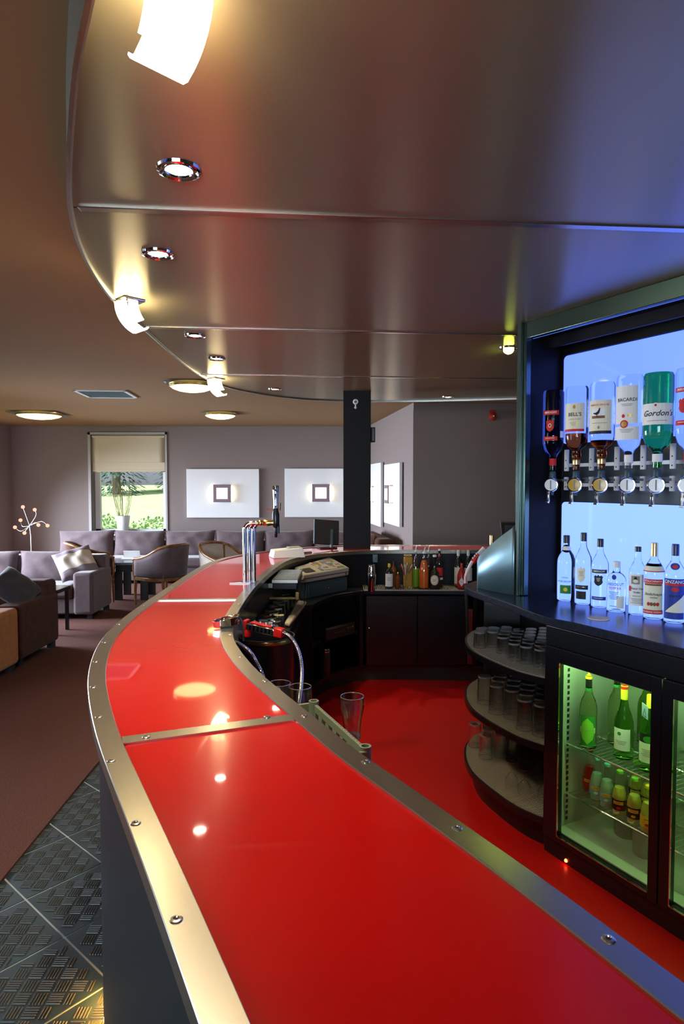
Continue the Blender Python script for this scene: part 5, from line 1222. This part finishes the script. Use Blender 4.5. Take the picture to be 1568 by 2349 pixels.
# low table with magazine and dish
tb = thing('coffee_table', 'dark low table with glassy top between the wooden tub chairs', 'table', (-2.99, 9.30, .012), .05)
MB().box(-.25, .25, -.30, .30, .50, .535).build('table_top', mat('glassy_table_top', (.10, .15, .17), .06), tb, bevel=.004)
MB().box(-.21, .21, -.25, .25, .40, .50).build('apron', M['blackmatt'], tb, smooth=False)
for x in (-.18, .18):
    for y in (-.22, .22): MB().box(x-.045, x+.045, y-.045, y+.045, 0, .40).build('leg', M['blackmatt'], tb, smooth=False)
mg = MB().box(-.13, .13, -.09, .09, 0, .012, Matrix.Rotation(.1, 4, 'Z')).box(-.12, .12, -.085, .085, .0, .11, Matrix.Translation((0,.06,.012)) @ Matrix.Rotation(math.radians(20), 4, 'X') @ Matrix.Diagonal((1,.05,1,1))).build('menu_card', M['white'], loc=(-3.10, 9.45, .5475)); tag(mg, 'white menu card standing on the low lounge table', 'menu')
ash = MB().lathe([(1e-4,.006),(.045,.006),(.052,.03),(.058,.03),(.056,0),(1e-4,0)], 22, close=False).build('dish', M['glassdark'], loc=(-2.86, 9.15, .5475)); tag(ash, 'small dark glass dish on the low lounge table', 'dish')

# tub chairs
def tub_chair(label, loc, rz, fab):
    t = thing('tub_chair', label, 'chair', loc, rz, 'wooden tub chairs')    # faces local -y
    N = 22; R, Dp = .285, .27
    def plan(k):                                               # from one arm front round the back to the other
        a = k/(N-1)
        if a < .25: s_ = a/.25; return Vector((-R, -Dp + s_*(Dp+.02), 0)), s_*.42
        if a > .75: s_ = (1-a)/.25; return Vector((R, -Dp + s_*(Dp+.02), 0)), s_*.42
        th = PI - (a-.25)/.5*PI; return Vector((R*math.cos(th), .02 + .24*math.sin(th), 0)), .42 + .58*math.sin(th)
    def topz(f): return .625 + .195*(3*f*f-2*f**3)
    rail = [plan(k)[0]*(1+.06*plan(k)[1]) + Vector((0, .04*plan(k)[1], topz(plan(k)[1]))) for k in range(N)]
    rail = [rail[0] + Vector((0, -.03, -.012))] + rail + [rail[-1] + Vector((0, -.03, -.012))]
    MB().tube(rail, .021, 10).build('top_rail', M['wood'], t)
    def shell(a, b):
        k = a*(N-1); p, f = plan(k); zt = topz(f)-.012; z = .40 + (zt-.40)*b
        return tuple(p*(1+.06*f*b) + Vector((0, .04*f*b, z)))
    MB().surf(N, 6, shell).build('upholstered_back', fab, t, solid=.03)
    seat = [(-R+.01,-.29),(R-.01,-.29)] + [(R*.97*math.cos(q*PI/10), .02+.23*math.sin(q*PI/10)) for q in range(11)]
    MB().prism(seat, .385, .465).build('seat', fab, t, bevel=.025, seg=3)
    MB().prism([(x*1.04, y*1.04) for x, y in seat], .335, .385).build('seat_rail', M['wood'], t, bevel=.008)
    for x in (-1, 1):
        MB().tube([(x*R*.99, -.285, .60), (x*R*1.02, -.29, .50), (x*R*.97, -.285, .36)], [.018,.016,.018], 8).build('arm_post', M['wood'], t)
        MB().tube([(x*R*.72, .21, .78), (x*R*.72, .19, .38)], .013, 8).build('back_post', M['wood'], t)
        MB().tube([(x*R*.95, -.27, .345), (x*R*.97, -.275, .20), (x*R*.95, -.28, 0)], [.024,.019,.014], 8).build('leg', M['wood'], t)
        MB().tube([(x*R*.75, .19, .345), (x*R*.78, .22, .18), (x*R*.84, .27, 0)], [.022,.018,.014], 8).build('leg', M['wood'], t)
    return t
tub_chair('wooden tub chair with mauve back, seen from behind beside the bar edge', (-2.42, 8.78, .012), math.radians(-122), M['suede'])
tub_chair('wooden tub chair half hidden behind the cushion on the sofa', (-3.54, 9.02, .012), math.radians(115), M['suedebrown'])
tub_chair('wooden tub chair with cream upholstery partly behind the beer font', (-1.62, 8.75, .012), math.radians(52), M['cream'])
# brown seat against the side wall
sofa('sofa', 'brown suede sofa by the side wall showing past the column', (.62, 9.5, .012), math.radians(-90+7), 1.6, .7, M['suedebrown'], armh=.70, backh=.92, seed=21, group='lounge sofas')

# floor lamp with globes
lp = thing('globe_floor_lamp', 'slim chrome floor lamp with small glowing globes on curved arms', 'floor lamp', (PY(73, 1300, 10.7).x, 10.7, .012))
LZ = lambda x, y: tuple(PY(x, y, 10.7) - Vector((PY(73, 1300, 10.7).x, 10.7, .012)))
MB().lathe([(1e-4,0),(.15,0),(.15,.012),(.03,.022),(.012,.03)], 24, close=False).build('base', M['chrome'], lp)
MB().tube([(0,0,.02), LZ(71,1230), LZ(68,1205)], .009, 8).build('pole', M['dullsteel'], lp)
for (x, y), via in (((52,1163),(60,1185)), ((72,1170),(78,1183)), ((41,1194),(48,1208)), ((31,1210),(46,1219)), ((60,1222),(62,1216)), ((90,1204),(82,1199)), ((114,1205),(98,1196))):
    dy = random.uniform(-.12, .12); e_ = Vector(LZ(x, y)) + Vector((0, dy, 0)); v_ = Vector(LZ(*via)) + Vector((0, dy*.6, 0))
    MB().tube(catmull([LZ(68,1206), tuple(v_), tuple(e_)], 6), .004, 6).build('curved_arm', M['dullsteel'], lp)
    MB().ball(tuple(e_), .030, 14, 10).build('glowing_globe', M['e_globe'], lp)

# vase with twigs on the sill
vs = thing('tall_vase', 'white tapered vase of dry twigs on the window sill', 'vase', (PY(282, 1200, 11.57).x, 11.57, WZ0+.0005))
zt = PY(282, 1183, 11.57).z - WZ0
MB().lathe([(1e-4,0),(.085,0),(.09,.01),(.125,zt),(.118,zt),(.085,.02),(1e-4,.02)], 28, close=False).build('vase_body', M['white'], vs)
rt = random.Random(4)
for k in range(26):
    a = rt.uniform(-1, 1); bdy = rt.uniform(-.35, .35); hgt = rt.uniform(.5, .98)*(PY(282, 1085, 11.57).z - PY(282, 1183, 11.57).z)
    pts = [(a*.05, bdy*.1, zt-.15), (a*.09, bdy*.2, zt+.02), (a*.16, bdy*.5*.4, zt+hgt*.5), (a*.20+rt.uniform(-.04,.04), bdy*.3, zt+hgt)]
    MB().tube(catmull(pts, 4), .0032, 5).build('twig', M['twig'], vs)

# lit wall panels
def wall_panel(label, loc, rz, W, H, lamp):
    t = thing('wall_panel', label, 'wall panel', loc, rz, 'white wall panels with square lamps')   # faces local -y
    MB().box(-W/2, W/2, -.055, -.015, -H/2, H/2).build('board', M['white'], t, smooth=False, bevel=.003)
    MB().box(-W/2+.1, W/2-.1, -.015, 0, -H/2+.1, H/2-.1).build('wall_batten', M['blackmatt'], t, smooth=False)
    s_ = lamp
    b_ = MB().box(-s_, s_, -.13, -.115, -s_, s_).build('lamp_plate', M['plum'], t, smooth=False)
    MB().box(-s_*.62, s_*.62, -.134, -.13, -s_*.62, s_*.62).build('lamp_window', M['e_pic'], b_, smooth=False)
    for x in (-1, 1): MB().box(x*s_-.006 if x > 0 else -s_, s_ if x > 0 else -s_+.006, -.115, -.06, -s_*.8, s_*.8).build('side_opening', M['e_side'], t, smooth=False)
    MB().box(-s_*.9, s_*.9, -.115, -.055, -s_*.9, s_*.9).build('lamp_box', M['white'], t, smooth=False)
def wp(x0, x1, y0, y1): a, b = PY(x0, y0, BW), PY(x1, y1, BW); return ((a.x+b.x)/2, BW-.002, (a.z+b.z)/2), b.x-a.x, a.z-b.z
l, w_, h_ = wp(429, 595, 1076, 1187); wall_panel('white wall panel with square lamp nearest the window', l, 0, w_, h_, .155)
l, w_, h_ = wp(653, 819, 1075, 1186); wall_panel('white wall panel with square lamp beside the black column', l, 0, w_, h_, .155)
wang = math.atan2((SB-SA).y, (SB-SA).x)
def on_side(t_): q = SA.lerp(SB, t_); return q
def spx(x): 
    r = ray(x, 1110); d_ = SB-SA; # intersect in plan
    det = r.x*(-d_.y) + d_.x*r.y; t_ = (SA.x*(-d_.y) + d_.x*SA.y)/det; return Vector((r.x*t_, r.y*t_))
for x0, x1, yt, lab in ((889, 925.5, 1061, 'white wall panel with lamp at the near end of the side wall'), (846, 881, 1072, 'white wall panel with lamp deeper on the side wall')):
    a, b = spx(x0), spx(x1); c = (a+b)/2
    zz1 = PY(x1, 1061, b.y).z; zz0 = PY(x1, 1209, b.y).z
    wall_panel(lab, (c.x-.004, c.y, 1.52 if False else (zz0+zz1)/2), wang, (b-a).length, zz1-zz0, .13)

# room ceiling lights, vent, alarm, camera
def dish(x, y, label, R):
    p = P(x, y, CEIL-.05); t = thing('ceiling_dish_light', label, 'ceiling light', (p.x, p.y, CEIL), .09, 'round ceiling dish lights')
    MB().lathe([(1e-4,-.095),(R*.35,-.09),(R*.65,-.078),(R*.9,-.058),(R,-.04)], 32, close=False).build('glowing_dish', M['e_room'], t)
    MB().lathe([(R*1.0,-.043),(R*1.05,-.040),(R*1.05,-.030),(R*.9,-.026)], 32, close=False).build('brass_rim', M['brass'], t)
    MB().box(-R*1.12, R*1.12, -R*1.12, R*1.12, -.026, -.018).build('glass_plate', M['glassplate'], t, smooth=False)
    MB().lathe([(.06,-.018),(.07,0)], 20, close=False).build('stem', M['chrome'], t)
dish(90, 955, 'warm round dish light on a square plate over the lounge sofas', .30)
dish(440, 890, 'warm round dish light on a square plate next to the canopy edge', .215)
dish(505, 955, 'warm round dish light on a square plate before the far wall', .215)
a, b, c, d = [P(x, y, CEIL) for x, y in ((170,894),(285,894),(312,911),(209,911))]
vt = thing('ceiling_vent', 'square grey ceiling vent with pale frame over the lounge', 'vent', ((a.x+b.x+c.x+d.x)/4, (a.y+c.y)/2, CEIL), math.radians(5))
MB().box(-.27, .27, -.29, .29, -.006, .0).build('mesh_plate', M['vent'], vt, smooth=False)
MB().box(-.285, .285, -.305, -.27, -.014, 0).box(-.285, .285, .27, .305, -.014, 0).box(-.285, -.25, -.305, .305, -.014, 0).box(.25, .285, -.305, .305, -.014, 0).build('frame', M['white'], vt, smooth=False)
for k in range(14): MB().box(-.25, .25, -.255+k*.038, -.249+k*.038, -.010, -.005).build('louvre', M['vent'], vt, smooth=False)
ap = PY(1129, 956, 8.2)
al = thing('fire_alarm', 'red fire alarm bell on the bare wall beyond the bar', 'alarm', (ap.x, 8.2, ap.z))
MB().lathe([(1e-4,.06),(.02,.058),(.05,.04),(.055,.02),(.05,0)], 22, Matrix.Rotation(PI/2, 4, 'X'), close=False).build('bell', M['alarm'], al)
MB().ball((.004, -.062, .004), .010, 10, 8).build('light', M['capwhite'], al); MB().add([(-.045,-.004,.02),(.045,-.004,.02),(.018,-.004,.16),(-.018,-.004,.16),(-.045,0,.02),(.045,0,.02),(.018,0,.16),(-.018,0,.16)], [(0,1,2,3),(7,6,5,4),(0,4,5,1),(2,6,7,3),(1,5,6,2),(3,7,4,0)]).build('cable_cover', M['alarm'], al, smooth=False)
cc = PY(815, 921, 5.72)
cm = thing('cctv_camera', 'small white security camera high on the black column', 'camera', (cc.x, 5.72, cc.z))
MB().lathe([(1e-4,0),(.022,0),(.024,.01),(.024,.05),(.02,.055),(1e-4,.055)], 18, Matrix.Rotation(math.radians(100), 4, 'X'), close=False).build('housing', M['whitegloss'], cm)
MB().lathe([(1e-4,.0565),(.013,.0565)], 16, Matrix.Rotation(math.radians(100), 4, 'X'), close=False).build('lens', M['capblack'], cm)
MB().tube([(0,-.02,-.02),(0,-.02,-.05),(0,-.005,-.06)], .007, 8).build('bracket', M['whitegloss'], cm); MB().ball((0,-.012,-.055), .012, 10, 8).build('swivel', M['whitegloss'], cm)
sp = PY(853, 997, 5.80); so = thing('wall_speaker', 'small black speaker on the side of the column', 'speaker', (sp.x, 5.84, sp.z))
MB().box(-.012, .028, -.05, .05, -.065, .065).build('cabinet', M['blackmatt'], so, bevel=.005); MB().box(.0, .02, -.053, -.05, -.055, .055).build('grille', M['black'], so, smooth=False)
